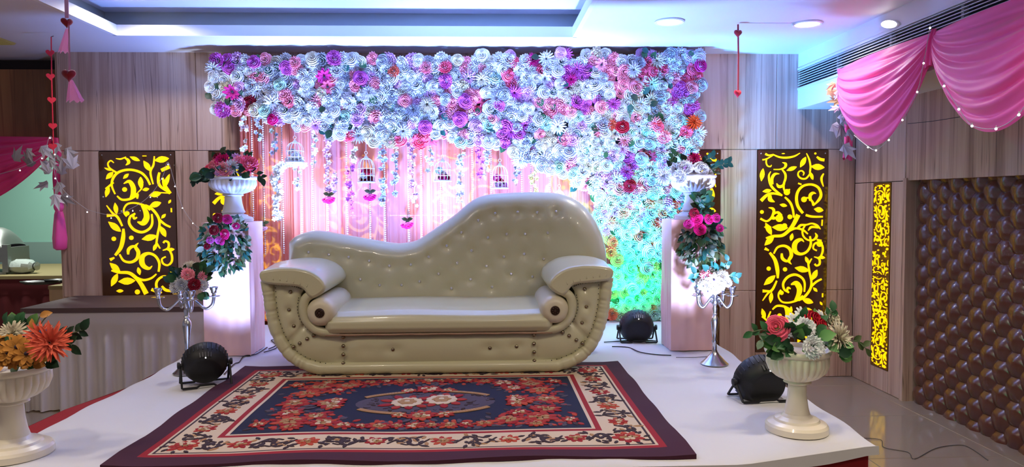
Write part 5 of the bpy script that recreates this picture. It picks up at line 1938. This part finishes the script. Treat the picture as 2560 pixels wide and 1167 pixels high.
def par_light(label, c, r, aim, lens_col, leg_az):
    """round LED can on a double yoke; c is the centre of the can, aim the direction of its lens"""
    t = thing('stage_light', label, 'stage light', (c.x, c.y, ZT), 'black stage lights')
    a = Vector(aim).normalized()
    side = a.cross(Vector((0, 0, 1))).normalized()
    up = side.cross(a)
    M = Matrix((side, up, a)).transposed()
    L = r * 1.05
    MB().lathe([(r * .30, -L * .56), (r * .66, -L * .555), (r * .74, -L * .53), (r * .90, -L * .30), (r * .985, -L * .08), (r * 1.0, L * .12), (r * .99, L * .36), (r * .94, L * .40), (r * .92, L * .30)], 36, c, M).build('housing', BLACK, t)
    MB().lathe([(r * .92, L * .30), (r * .5, L * .32), (.001, L * .33)], 30, c, M).build('lens', mat('lens_' + label[-5:], lens_col, 0.2, emit=lens_col, estr=2.0), t)
    mb = MB()
    for k in range(30):
        an = 2 * PI * k / 30
        d = M @ Vector((math.cos(an), math.sin(an), 0))
        tg = M @ Vector((-math.sin(an), math.cos(an), 0))
        p0, p1 = c + d * r * .955 - a * L * .10, c + d * r * .985 + a * L * .30
        q = [p0 - tg * .0025, p0 + tg * .0025, p1 + tg * .0025, p1 - tg * .0025]
        e_ = d * .006
        mb.add([x for x in q] + [x + e_ for x in q], [(0, 1, 2, 3), (7, 6, 5, 4), (0, 4, 5, 1), (1, 5, 6, 2), (2, 6, 7, 3), (3, 7, 4, 0)])
    mb.build('cooling_fin', FIN, t, smooth=False)
    sl_ = MB()
    for k in range(5):
        an = PI / 2 + (k - 2) * .13
        d = M @ Vector((math.cos(an), math.sin(an), 0))
        tg = M @ Vector((-math.sin(an), math.cos(an), 0))
        p0, p1 = c + d * r * .84 - a * L * .47, c + d * r * .925 - a * L * .25
        q = [p0 - tg * .003, p0 + tg * .003, p1 + tg * .003, p1 - tg * .003]
        e_ = (d - a * .6) * .004
        sl_.add([x for x in q] + [x + e_ for x in q], [(0, 1, 2, 3), (7, 6, 5, 4), (0, 4, 5, 1), (1, 5, 6, 2), (2, 6, 7, 3), (3, 7, 4, 0)])
    sl_.build('vent_rib', mat('grey_vent', (0.05, 0.05, 0.055), 0.4), t, smooth=False)
    led = c + (M @ Vector((0, 1, 0))) * r * .80 - a * L * .50
    MB().ball(led, .0035, 6, 4).build('indicator_led', mat('white_led', (1, 1, 1), 0.3, emit=(1, 1, 1), estr=4), t)
    # double yoke: two U-shaped legs hinged at the side knobs
    h = Vector((leg_az[0], leg_az[1], 0)).normalized()
    for s in (-1, 1):
        MB().lathe([(.010, 0), (.010, .012), (.018, .014), (.018, .026), (.006, .028)], 12, c + side * s * r * .96, Matrix((up, a * s, side * s)).transposed()).build('knob', BLACK, t)
    for fwd in (-1, 1):
        foot = (fwd * r * .62)
        yk = MB()
        pts = []
        z0 = ZT + .006
        p1 = c + side * r * 1.06
        p2 = c - side * r * 1.06
        g1 = Vector((p1.x, p1.y, z0)) + h * foot
        g2 = Vector((p2.x, p2.y, z0)) + h * foot
        m1, m2 = g1.lerp(g2, .30) + Vector((0, 0, .0)), g1.lerp(g2, .70)
        k1, k2 = g1.lerp(g2, .36) + Vector((0, 0, .010)), g1.lerp(g2, .64) + Vector((0, 0, .010))
        yk.tube([p1, g1 + (p1 - g1) * .03, g1.lerp(g2, .02), m1, k1, k2, m2, g1.lerp(g2, .98), g2 + (p2 - g2) * .03, p2], .0058, 6)
        yk.build('yoke', BLACK, t, angle=.5)
    return t


par_light('black round stage light on the stage front right, aimed back at the right plinth', P(1902, 952, 3.40), .122, (-.10, 1, .35), (0.5, 0.6, 1.0), (-.15, 1))
par_light('black round stage light beside the left rug corner, aimed at the left plinth', P(513, 908, 3.82), .112, (-.42, 1, .62), (0.4, 0.55, 1.0), (-.5, 1))
par_light('black round stage light at the back, right of the sofa, washing the flowers green', P(1592, 818, 4.84), .115, (.06, 1, .30), (0.0, 1.0, 0.4), (0, 1))
CABLE = mat('black_cable', (0.012, 0.012, 0.014), 0.5)


def cable(label, pts, r=.0035, name='power_cable', z=None, m=None):
    w_ = []
    for p in pts:
        q = onstage(p[0], p[1], (ST + .0075) if z is None else z)
        if len(p) > 2:
            q.z += p[2]
        w_.append(q)
    o = MB().tube(catmull(w_, 5), r, 6).build(name, m or CABLE)
    return tag(o, label, 'cable')


cable('black cable running from the left stage light towards the left plinth', [(560, 935), (585, 910), (598, 905), (610, 890), (640, 885), (668, 868)])
cable('black cable looped beside the left plinth near the sofa', [(672, 872), (690, 862), (678, 850), (700, 852), (690, 870), (660, 880)])
cable('black cable curving on the cloth in front of the rear stage light', [(1530, 866), (1570, 868), (1600, 880), (1640, 886), (1678, 888)])
cable('thin black cable lying behind the rear stage light', [(1510, 855), (1545, 853), (1600, 850), (1640, 852)])
cable('thin dark cable straying from the right plinth foot', [(1690, 893), (1740, 893), (1780, 890)], .002)
cable('thin grey wire lying along the tiled floor by the padded wall', [(2130, 1094), (2200, 1098), (2210, 1118), (2270, 1130), (2286, 1147), (2340, 1120), (2400, 1112), (2430, 1122), (2470, 1150)], .0022, 'floor_wire', .004, mat('grey_wire', '4a4644', 0.6))
FLW = FRU

# ================================================================== left tables
def skirted(name, label, x0, x1, y0, y1, h, topc_, topm, skm, pleat, thick=.03, base=0.0):
    t = thing(name, label, 'table', ((x0 + x1) / 2, (y0 + y1) / 2, base))
    tp = MB()
    tp.box((x0, y0, h - thick), (x1, y1, h))
    tp.build('tabletop_cover', topm, t, smooth=False)
    n = 90

    def fn(u, v):
        # left side then the front edge
        L1, L2 = y1 - y0, x1 - x0
        s = u * (L1 + L2)
        if s < L1:
            p, nx, ny = (x0 + .02, y1 - s), -1, 0
        else:
            p, nx, ny = (x0 + .02 + (s - L1), y0 + .02), 0, -1
        z = .008 + (h - thick - .008) * v
        am = .022 * (1 - v) ** .5 if v < .80 else 0
        o = am * (math.sin(s * pleat) + .5 * math.sin(s * pleat * 2.3 + 1)) - .004
        if v > .80:
            o = .012
        return (p[0] + nx * o, p[1] + ny * o, z)
    MB().grid(fn, n * 3, 15).build('skirt', skm, t, angle=1.0)
    for lx in (x0 + .06, x1 - .06):
        for ly in (y0 + .08, y1 - .06):
            MB().tube([(lx, ly, .001), (lx, ly, h - thick)], .015, 8).build('leg', METAL, t)
    return t


SKIRT = mat('grey_satin', 'cdc4bf', 0.55, sheen=0.2)
skirted('skirted_table', 'buffet table with dark brown top and pleated pale grey satin skirt against the left wall', -3.29, -1.985, 5.20, 5.88, .75, None, mat('brown_cloth', '54403c', 0.75), SKIRT, 42, .035)
BEIGE = mat('beige_cloth', 'b59d7c', 0.8)
skirted('skirted_table', 'small table with beige cloth and dark brown edge behind the brown topped table', P(58, 720, 6.12).x, -2.9, 6.46, 6.9, .765, None, mat('olive_cloth', '8d8057', 0.8), BEIGE, 3, .03)
cz = zat(690, 6.95, 30)
t = skirted('skirted_table', 'long buffet counter with olive top and dark red skirt at the far left', -5.6, -3.05, 7.05, 8.45, zat(690, 7.05, 30), None, mat('olive_cloth', '8d8057', 0.8), mat('dark_red_cloth', '5a1218', 0.8), 30, .03)
CZ = zat(690, 7.05, 30)
TRAY = mat('dark_tray', (0.015, 0.015, 0.013), 0.35)
for px, py, rx_, ry, D, lb in [(100, 703, .17, .09, 6.62, 'oval black tray on the small beige table'), (148, 699, .13, .08, 6.75, 'black tray behind the oval one, partly hidden by the wall edge')]:
    c = P(px, py, D)
    c.z = .766
    tag(MB().lathe([(rx_ * .8, 0), (rx_, .018), (rx_ * 1.02, .026), (rx_ * .97, .022), (rx_ * .78, .006), (.001, .005)], 26, c, Matrix(((1, 0, 0), (0, ry / rx_, 0), (0, 0, 1)))).build('serving_tray', TRAY), lb, 'tray')
STEEL = mat('dull_steel', (0.30, 0.32, 0.30), 0.5, 0.9)
c = P(8, 672, 7.35)
cd_ = thing('chafing_dish', 'steel roll top chafing dish on the red skirted counter at the far left', 'chafing dish', (c.x, 7.45, CZ))
bx = c.x
MB().box((bx - .30, 7.22, CZ + .001), (bx + .11, 7.62, CZ + .02)).build('stand_base', STEEL, cd_, smooth=False)
for sx in (-.28, .09):
    for sy in (7.24, 7.60):
        MB().box((bx + sx - .012, sy - .012, CZ + .02), (bx + sx + .012, sy + .012, CZ + .14)).build('leg', STEEL, cd_, smooth=False)
MB().box((bx - .29, 7.23, CZ + .12), (bx + .10, 7.61, CZ + .26)).build('water_pan', STEEL, cd_, smooth=False)
MB().box((bx + .08, 7.215, CZ + .02), (bx + .135, 7.27, CZ + .29)).build('side_post', STEEL, cd_, smooth=False)
dm = MB()
dm.grid(lambda u, v: (bx - .29 + .36 * u + .0, 7.42 - .19 * math.cos(PI * v), CZ + .26 + .20 * math.sin(PI * v) * math.sqrt(max(0.02, 1 - max(0, (u - .55) / .45) ** 2.2))), 16, 14)
dm.build('roll_lid', STEEL, cd_)
MB().tube([(bx - .2, 7.225, CZ + .33), (bx - .2, 7.19, CZ + .34), (bx - .02, 7.19, CZ + .34), (bx - .02, 7.225, CZ + .33)], .008, 6).build('lid_handle', STEEL, cd_)
c = P(57, 660, 7.3)
jar = thing('foil_bundle', 'crumpled clear wrapped bundle lying on the red skirted counter beside the chafing dish', 'bundle', (c.x, 7.3, CZ))
rb_ = random.Random(5)
mbx = MB()
mbx.lathe([(.02, -.13), (.06, -.11), (.085, -.05), (.085, .03), (.07, .09), (.03, .12), (.05, .14), (.01, .145)], 14, (c.x, 7.3, CZ + .072), Matrix(((0, 0, 1), (1, 0, 0), (0, .85, 0))), flute=lambda i, a: 1 + .08 * math.sin(5 * a + i * 2))
mbx.build('wrapped_body', mat('clear_wrap', (0.45, 0.52, 0.48), 0.12, spec=0.7, bump=0.5, bscale=30), jar, angle=.4)
MB().tube([(c.x + .118, 7.3 + .04 * math.cos(2 * PI * k / 12), CZ + .072 + .035 * math.sin(2 * PI * k / 12)) for k in range(12)], .004, 5, closed=True).build('tie', TRAY, jar)

# ================================================================== drapes
PINK = mat('hot_pink_satin', 'ff55a8', 0.45, sheen=0.3, var=0.0)


def swag(name, label, A, B, drop, folds, out, side, m, low=.5, hem_a=.0, hem_b=.0, nu=70, nv=80, sharp=1.0):
    A, B = Vector(A), Vector(B)
    out = Vector(out)

    def fn(u, v):
        # v runs from the taut top edge down to the hem
        p = A.lerp(B, u)
        w_ = (1 - abs(2 * (u - low) / (1 if True else 1)) ** 2) if False else 0
        uu = u ** (math.log(.5) / math.log(low))
        sag = (math.sin(PI * uu)) ** (.58 if sharp > 1 else .68) if 0 < uu < 1 else 0
        env = max(0, math.sin(PI * u)) ** .45
        z = -drop * sag * (v ** .92) - (hem_a * (1 - u) ** 6 + hem_b * u ** 6) * v
        belly = .10 * env * math.sin(PI * min(1, v * .9)) + .03 * env
        fold = .026 * env * (abs(math.sin(folds * PI * (v + .06 * math.sin(PI * u)))) ** .8 - .5) + .006 * env * math.sin(folds * 2.7 * PI * v + 5 * u)
        return p + Vector((0, 0, z)) + out * (belly + fold + .012)
    o = MB().grid(fn, nu, nv).build(name, m, angle=3)
    return tag(o, label, 'drape', 'pink fabric swags')


zt = zat(222, YW, 1995) - .015
A1 = Vector((XS - .015, P(2103, 170, 1).y, 0))


def onface(px, X):
    """depth at which pixel column px meets the plane x = X"""
    lo, hi = 1.0, 9.0
    for _ in range(40):
        m_ = (lo + hi) / 2
        if P(px, 200, m_).x > X:
            hi = m_
        else:
            lo = m_
    return (lo + hi) / 2


y0_, y1_ = onface(2104, XS - .02), onface(2340, XS - .02)
y2_ = y1_ - (y0_ - y1_) * 1.05
z0_, z1_ = P(2104, 172, y0_).z, P(2340, 78, y1_).z
swag('pink_swag', 'bright pink draped swag on the soffit, the far one next to the silver leaves', (XS - .012, y0_, z0_), (XS - .012, y1_, z1_), .60, 6.5, (-1, 0, 0), 0, PINK, low=.54, hem_a=.10, hem_b=.05, sharp=1.5)
swag('pink_swag', 'bright pink draped swag on the soffit, the near one cut off by the photo edge', (XS - .012, y1_, z1_), (XS - .012, y2_, z1_), .62, 6.5, (-1, 0, 0), 0, PINK, low=.5, hem_a=.05, hem_b=.05)
# gathered ends and the hanging tail
def tail(name, label, pts, w0, w1, m, folds=3, seed=1, thing_cat='drape'):
    c = catmull(pts, 6)

    def fn(u, v):
        f = v * (len(c) - 1)
        i = min(int(f), len(c) - 2)
        p = c[i].lerp(c[i + 1], f - i)
        w_ = w0 + (w1 - w0) * v
        a = 2 * PI * u
        rr = 1 + .30 * math.sin(folds * a + v * 3)
        return p + Vector((math.cos(a) * w_ * rr, math.sin(a) * w_ * .6 * rr, .012 * math.sin(2 * a) if v > .97 else 0))
    o = MB().grid(fn, 40, 24, cu=True).build(name, m, angle=3)
    return tag(o, label, thing_cat)


tail('pink_tail', 'narrow gathered pink cloth tail hanging below the silver leaves at the soffit end', [(XS - .03, y0_, z0_), P(2112, 250, y0_ - .03), P(2120, 320, y0_ - .04), P(2117, 398, y0_ - .04)], .018, .030, PINK, 3)
tail('pink_gather', 'gathered pink knot where the two soffit swags meet', [(XS - .03, y1_ + .01, z1_ + .015), (XS - .05, y1_, z1_ - .07), (XS - .045, y1_ + .01, z1_ - .20)], .014, .026, PINK, 4)
# left swag
YD = 5.98
swag('pink_swag', 'deep pink swag hanging across the buffet opening at the far left', P(-330, 340, YD), P(146, 343, YD), .60, 6, (0, -1, 0), 0, mat('deep_pink_satin', 'e0246e', 0.5, sheen=0.3), low=.44, hem_b=.02)
tail('pink_tail', 'narrow deep pink cloth falling behind the silver leaves at the left opening', [P(143, 345, YD - .05), P(150, 390, YD - .07), P(142, 440, YD - .06), P(146, 505, YD - .07)], .045, .02, mat('deep_pink_satin'), 3)
tas = thing('pink_tassel', 'knotted hot pink cloth tassel hanging at the left wall edge', 'tassel', P(148, 500, YD - .08))
kn = P(147, 517, YD - .09)
MB().ball(kn, .040, 14, 9, (.95, .8, 1.15)).build('knot', PINK, tas)
MB().lathe([(.012, .07), (.010, .045), (.022, .03)], 10, kn).build('loop', PINK, tas)
MB().lathe([(.022, -.03), (.030, -.06), (.040, -.15), (.050, -.25), (.048, -.33), (.030, -.345)], 30, kn, None, lambda i, a: 1 + .16 * math.sin(4 * a + i * .5)).build('tail_cloth', PINK, tas)

# ================================================================== silver maple leaf garlands
def maple(name='maple_leaf'):
    pts = []
    lobes = [(90, 1.0), (52, .45), (35, .86), (5, .42), (-20, .62), (-60, .30)]
    full = [(a, r) for a, r in lobes] + [(-90, .22)] + [(180 - a, r) for a, r in reversed(lobes[1:])]
    v = [(0, .05, .10)]
    for a, r in full:
        v.append((r * .5 * math.cos(math.radians(a)), .3 + r * .7 * math.sin(math.radians(a)), .08 * (1 - r) - .10 * r * r))
    n = len(full)
    return MB().add(v, [(0, 1 + i, 1 + (i + 1) % n) for i in range(n)]).mesh(name, LEAFM, False)


MAPLE = maple()


def leaf_garland(label, pts, leaves, L):
    t = thing('leaf_garland', label, 'leaf garland', pts[0])
    MB().tube(catmull(pts, 5), .002, 5).build('stem', mat('silver_stem', '9a948c', 0.5), t)
    for p, col, s in leaves:
        a = FR.uniform(0, 6.28)
        d = Vector((math.cos(a), -.25, math.sin(a) - .4))
        leaf(t, p - d.normalized() * .02, d, (FR.uniform(-.5, .5), -1, FR.uniform(-.2, .5)), L * s, col, MAPLE, 'maple_leaf')
    return t


C_['sil'] = lin('cfc4bd')
C_['sil2'] = lin('b8aca6')
C_['gold'] = lin('c9b088')
C_['lav'] = lin('c4c0dc')
YG = 5.83
leaf_garland('garland of silver maple leaves hanging over the deep pink cloth at the left wall edge',
             [P(38, 398, YG), P(90, 390, YG - .03), P(130, 375, YG - .05), P(140, 420, YG - .06), P(145, 500, YG - .05)],
             [(P(x, y, YG - .05 - .04 * (i % 3)), 'sil' if i % 3 else 'sil2', s) for i, (x, y, s) in enumerate([(40, 398, 1.2), (72, 375, 1), (107, 370, 1.15), (80, 412, 1.1), (110, 408, 1), (128, 402, .9), (143, 362, .9), (168, 375, 1.2), (182, 418, 1.3), (155, 405, .8), (155, 432, 1), (122, 430, 1), (118, 460, 1), (153, 460, 1.05), (138, 490, 1.1), (158, 492, 1.1), (128, 395, .8)])], .13)
leaf_garland('garland of silver and lavender maple leaves at the far end of the soffit swag',
             [P(2108, 185, y0_ - .05), P(2098, 240, y0_ - .06), P(2092, 300, y0_ - .07), P(2112, 380, y0_ - .07)],
             [(P(x, y, y0_ - .08 - .03 * (i % 3)), c, s) for i, (x, y, c, s) in enumerate([(2072, 228, 'gold', 1), (2083, 212, 'gold', .8), (2094, 232, 'lav', .9), (2095, 252, 'gold', 1), (2110, 252, 'gold', .9), (2092, 270, 'lav', .8), (2082, 315, 'lav', 1.3), (2100, 318, 'lav', 1.2), (2122, 328, 'lav', 1.1), (2110, 365, 'lav', 1.3), (2104, 290, 'lav', .9), (2118, 285, 'lav', .8), (2124, 268, 'gold', .7)])], .115)

# ================================================================== heart strings
REDV = mat('red_velvet', '9c0812', 0.9, sheen=0.5)
REDP = mat('red_paper', 'e0283c', 0.7)
RIB = mat('pink_ribbon', 'f9bfe2', 0.5)
NET = mat('pink_net', 'f7a2d2', 0.8, trans=0.35)
HP = [Vector((16 * math.sin(t) ** 3, 13 * math.cos(t) - 5 * math.cos(2 * t) - 2 * math.cos(3 * t) - math.cos(4 * t))) / 16 for t in [2 * PI * i / 22 for i in range(22)]]


def heart(parent, c, s, th, m, turn=0.0, name='heart', puff=False):
    M = Matrix.Rotation(turn, 3, 'Z')
    mb = MB()
    lay = [(-1, .0), (-.8, .55), (-.35, .92), (0, 1), (.35, .92), (.8, .55), (1, .0)] if puff else [(-1, .97), (-.8, 1), (.8, 1), (1, .97)]
    for d, k in lay:
        for p in HP:
            q = M @ Vector((p.x * s * max(k, .05), d * th, p.y * s * max(k, .05)))
            mb.v.append(Vector(c) + q)
    n = len(HP)
    for a in range(len(lay) - 1):
        for i in range(n):
            j = (i + 1) % n
            mb.f.append((a * n + i, a * n + j, (a + 1) * n + j, (a + 1) * n + i))
            mb.m.append(0)
    mb.f += [tuple(range(n)), tuple((len(lay) - 1) * n + i for i in range(n))]
    mb.m += [0, 0]
    return mb.build(name, m, parent, angle=1.2)


DH = 5.22
t = thing('heart_string', 'red string of small flat paper hearts hanging from the ceiling above the buffet opening', 'heart garland', P(128, 93, DH))
MB().tube([P(128, 92, DH), P(129, 200, DH), P(134, 385, DH)], .004, 5).build('string', REDP, t)
MB().tube([P(128, 92, DH), P(134, 90, DH)], .003, 5).build('hook', mat('hook_steel', '6a5a66', 0.4), t)
for px, py in [(125, 132), (126, 191), (129, 250), (132, 315), (132, 366)]:
    heart(t, P(px, py, DH - .008), .027, .002, REDP, .45)
DR = 4.30
t = thing('heart_ribbon', 'pink ribbon with two plump red velvet hearts and net tassels hanging from ceiling', 'heart garland', Vector((P(165, 0, DR).x, DR, 2.88)))
zr = ZC + .198
top = Vector((P(164, -60, DR).x, DR, zr))
MB().add([top + Vector((-.011, 0, 0)), top + Vector((.011, 0, 0)), P(172, 45, DR), P(162, 45, DR), top + Vector((-.011, .003, 0)), top + Vector((.011, .003, 0)), P(172, 45, DR) + Vector((0, .003, 0)), P(162, 45, DR) + Vector((0, .003, 0))],
         [(0, 1, 2, 3), (7, 6, 5, 4), (0, 3, 7, 4), (1, 5, 6, 2)]).build('ribbon', RIB, t, smooth=False)
MB().add([P(170, 60, DR), P(174, 60, DR), P(177, 176, DR), P(171, 176, DR), P(170, 60, DR + .004), P(174, 60, DR + .004), P(177, 176, DR + .004), P(171, 176, DR + .004)],
         [(0, 1, 2, 3), (7, 6, 5, 4), (0, 3, 7, 4), (1, 5, 6, 2)]).build('ribbon', RIB, t, smooth=False)
h1 = heart(t, P(167, 56, DR - .01), .032, .022, REDV, .75, puff=True)
h2 = heart(t, P(172, 187, DR - .01), .040, .024, REDV, .1, puff=True)


def net(parent, a, c, w0, w1):
    a, c = Vector(a), Vector(c)

    def fn(u, v):
        p = a.lerp(c, v)
        w_ = w0 + (w1 - w0) * v
        an = 2 * PI * u
        k = 1 + .18 * math.sin(6 * an)
        return p + Vector((math.cos(an) * w_ * k, math.sin(an) * w_ * .4 * k, .008 * math.sin(7 * an) * (v > .95)))
    return MB().grid(fn, 36, 6, cu=True).build('net_tassel', NET, parent, angle=3)


net(t, P(168, 72, DR + .012), P(160, 130, DR + .012), .008, .030)
net(t, P(177, 200, DR + .012), P(188, 253, DR + .012), .010, .044)
DRR = 4.87
t = thing('heart_string', 'red cord with a plump red heart at each end, hanging before right wall boards', 'heart garland', Vector((P(1845, 60, DRR).x, DRR, ZC)))
MB().tube([P(1845, 61, DRR), P(1846, 140, DRR), P(1845, 236, DRR)], .006, 6).build('cord', REDV, t)
heart(t, P(1845, 83, DRR - .01), .030, .02, REDV, .2, puff=True)
heart(t, P(1844, 233, DRR - .012), .030, .012, REDP, .3, puff=True)

# ================================================================== string lights
BULB = mat('bulb_glow', (1, 1, 1), 0.3, emit=(1.0, 0.97, 1.0), estr=6)
WIREC = mat('clear_wire', 'b8b0ae', 0.4)


def string_light(label, wire, bulbs, r=.010):
    r *= .5
    t = thing('string_light', label, 'string lights', wire[0])
    MB().tube(catmull(wire, 6), .0018, 5).build('wire', WIREC, t)
    for p in bulbs:
        bu = MB().ball(p, r, 8, 6).build('bulb', BULB, t)
        MB().lathe([(r * .5, 0), (r * .55, r), (r * .3, r * 2)], 6, Vector(p) + Vector((0, 0, r * .7))).build('socket', WIREC, bu)
    return t


YS = 5.80
bl = [(125, 345), (137, 386), (105, 396), (50, 426), (138, 446), (168, 491), (218, 530)]
string_light('string of small white bulbs over the silver leaves at the left wall edge', [P(x, y - 3, YS - .16) for x, y in [(-10, 440), (50, 423), (105, 393), (125, 343), (137, 383), (138, 443), (168, 488), (218, 527)]], [P(x, y, YS - .165) for x, y in bl])
string_light('string of small white bulbs looping across the left lit scroll panel', [P(x, y - 3, YS + .04) for x, y in [(218, 527), (278, 540), (332, 522), (376, 490), (406, 445), (420, 408), (437, 462), (456, 520), (481, 558), (500, 575)]],
             [P(x, y, YS + .035) for x, y in [(278, 545), (332, 527), (376, 493), (405, 447), (420, 411), (437, 466), (456, 520), (482, 558)]], .009)
YB = lambda px: onface(px, XS - .17)
wr1 = [(2325, 70), (2309, 158), (2293, 230), (2256, 300), (2222, 350), (2190, 376), (2170, 368), (2135, 340)]
string_light('string of small white bulbs along the edge of the far soffit swag', [P(x, y - 2, YB(x)) for x, y in wr1], [P(x, y, YB(x) - .006) for x, y in wr1[:-1]], .011)
wr2 = [(2360, 215), (2397, 273), (2430, 315), (2490, 322), (2547, 287), (2600, 200)]
string_light('string of small white bulbs along the edge of the near soffit swag', [P(x, y - 2, YB(x)) for x, y in wr2], [P(x, y, YB(x) - .006) for x, y in wr2[:-1]], .012)
tag(MB().tube(catmull([P(2270, 309, onface(2270, XW - .005)), P(2330, 303, onface(2330, XW - .005)), P(2400, 292, onface(2400, XW - .005))], 5), .003, 5).build('hanging_wire', CABLE), 'black wire sagging on the wall boards below the gap between the two soffit swags', 'wire')
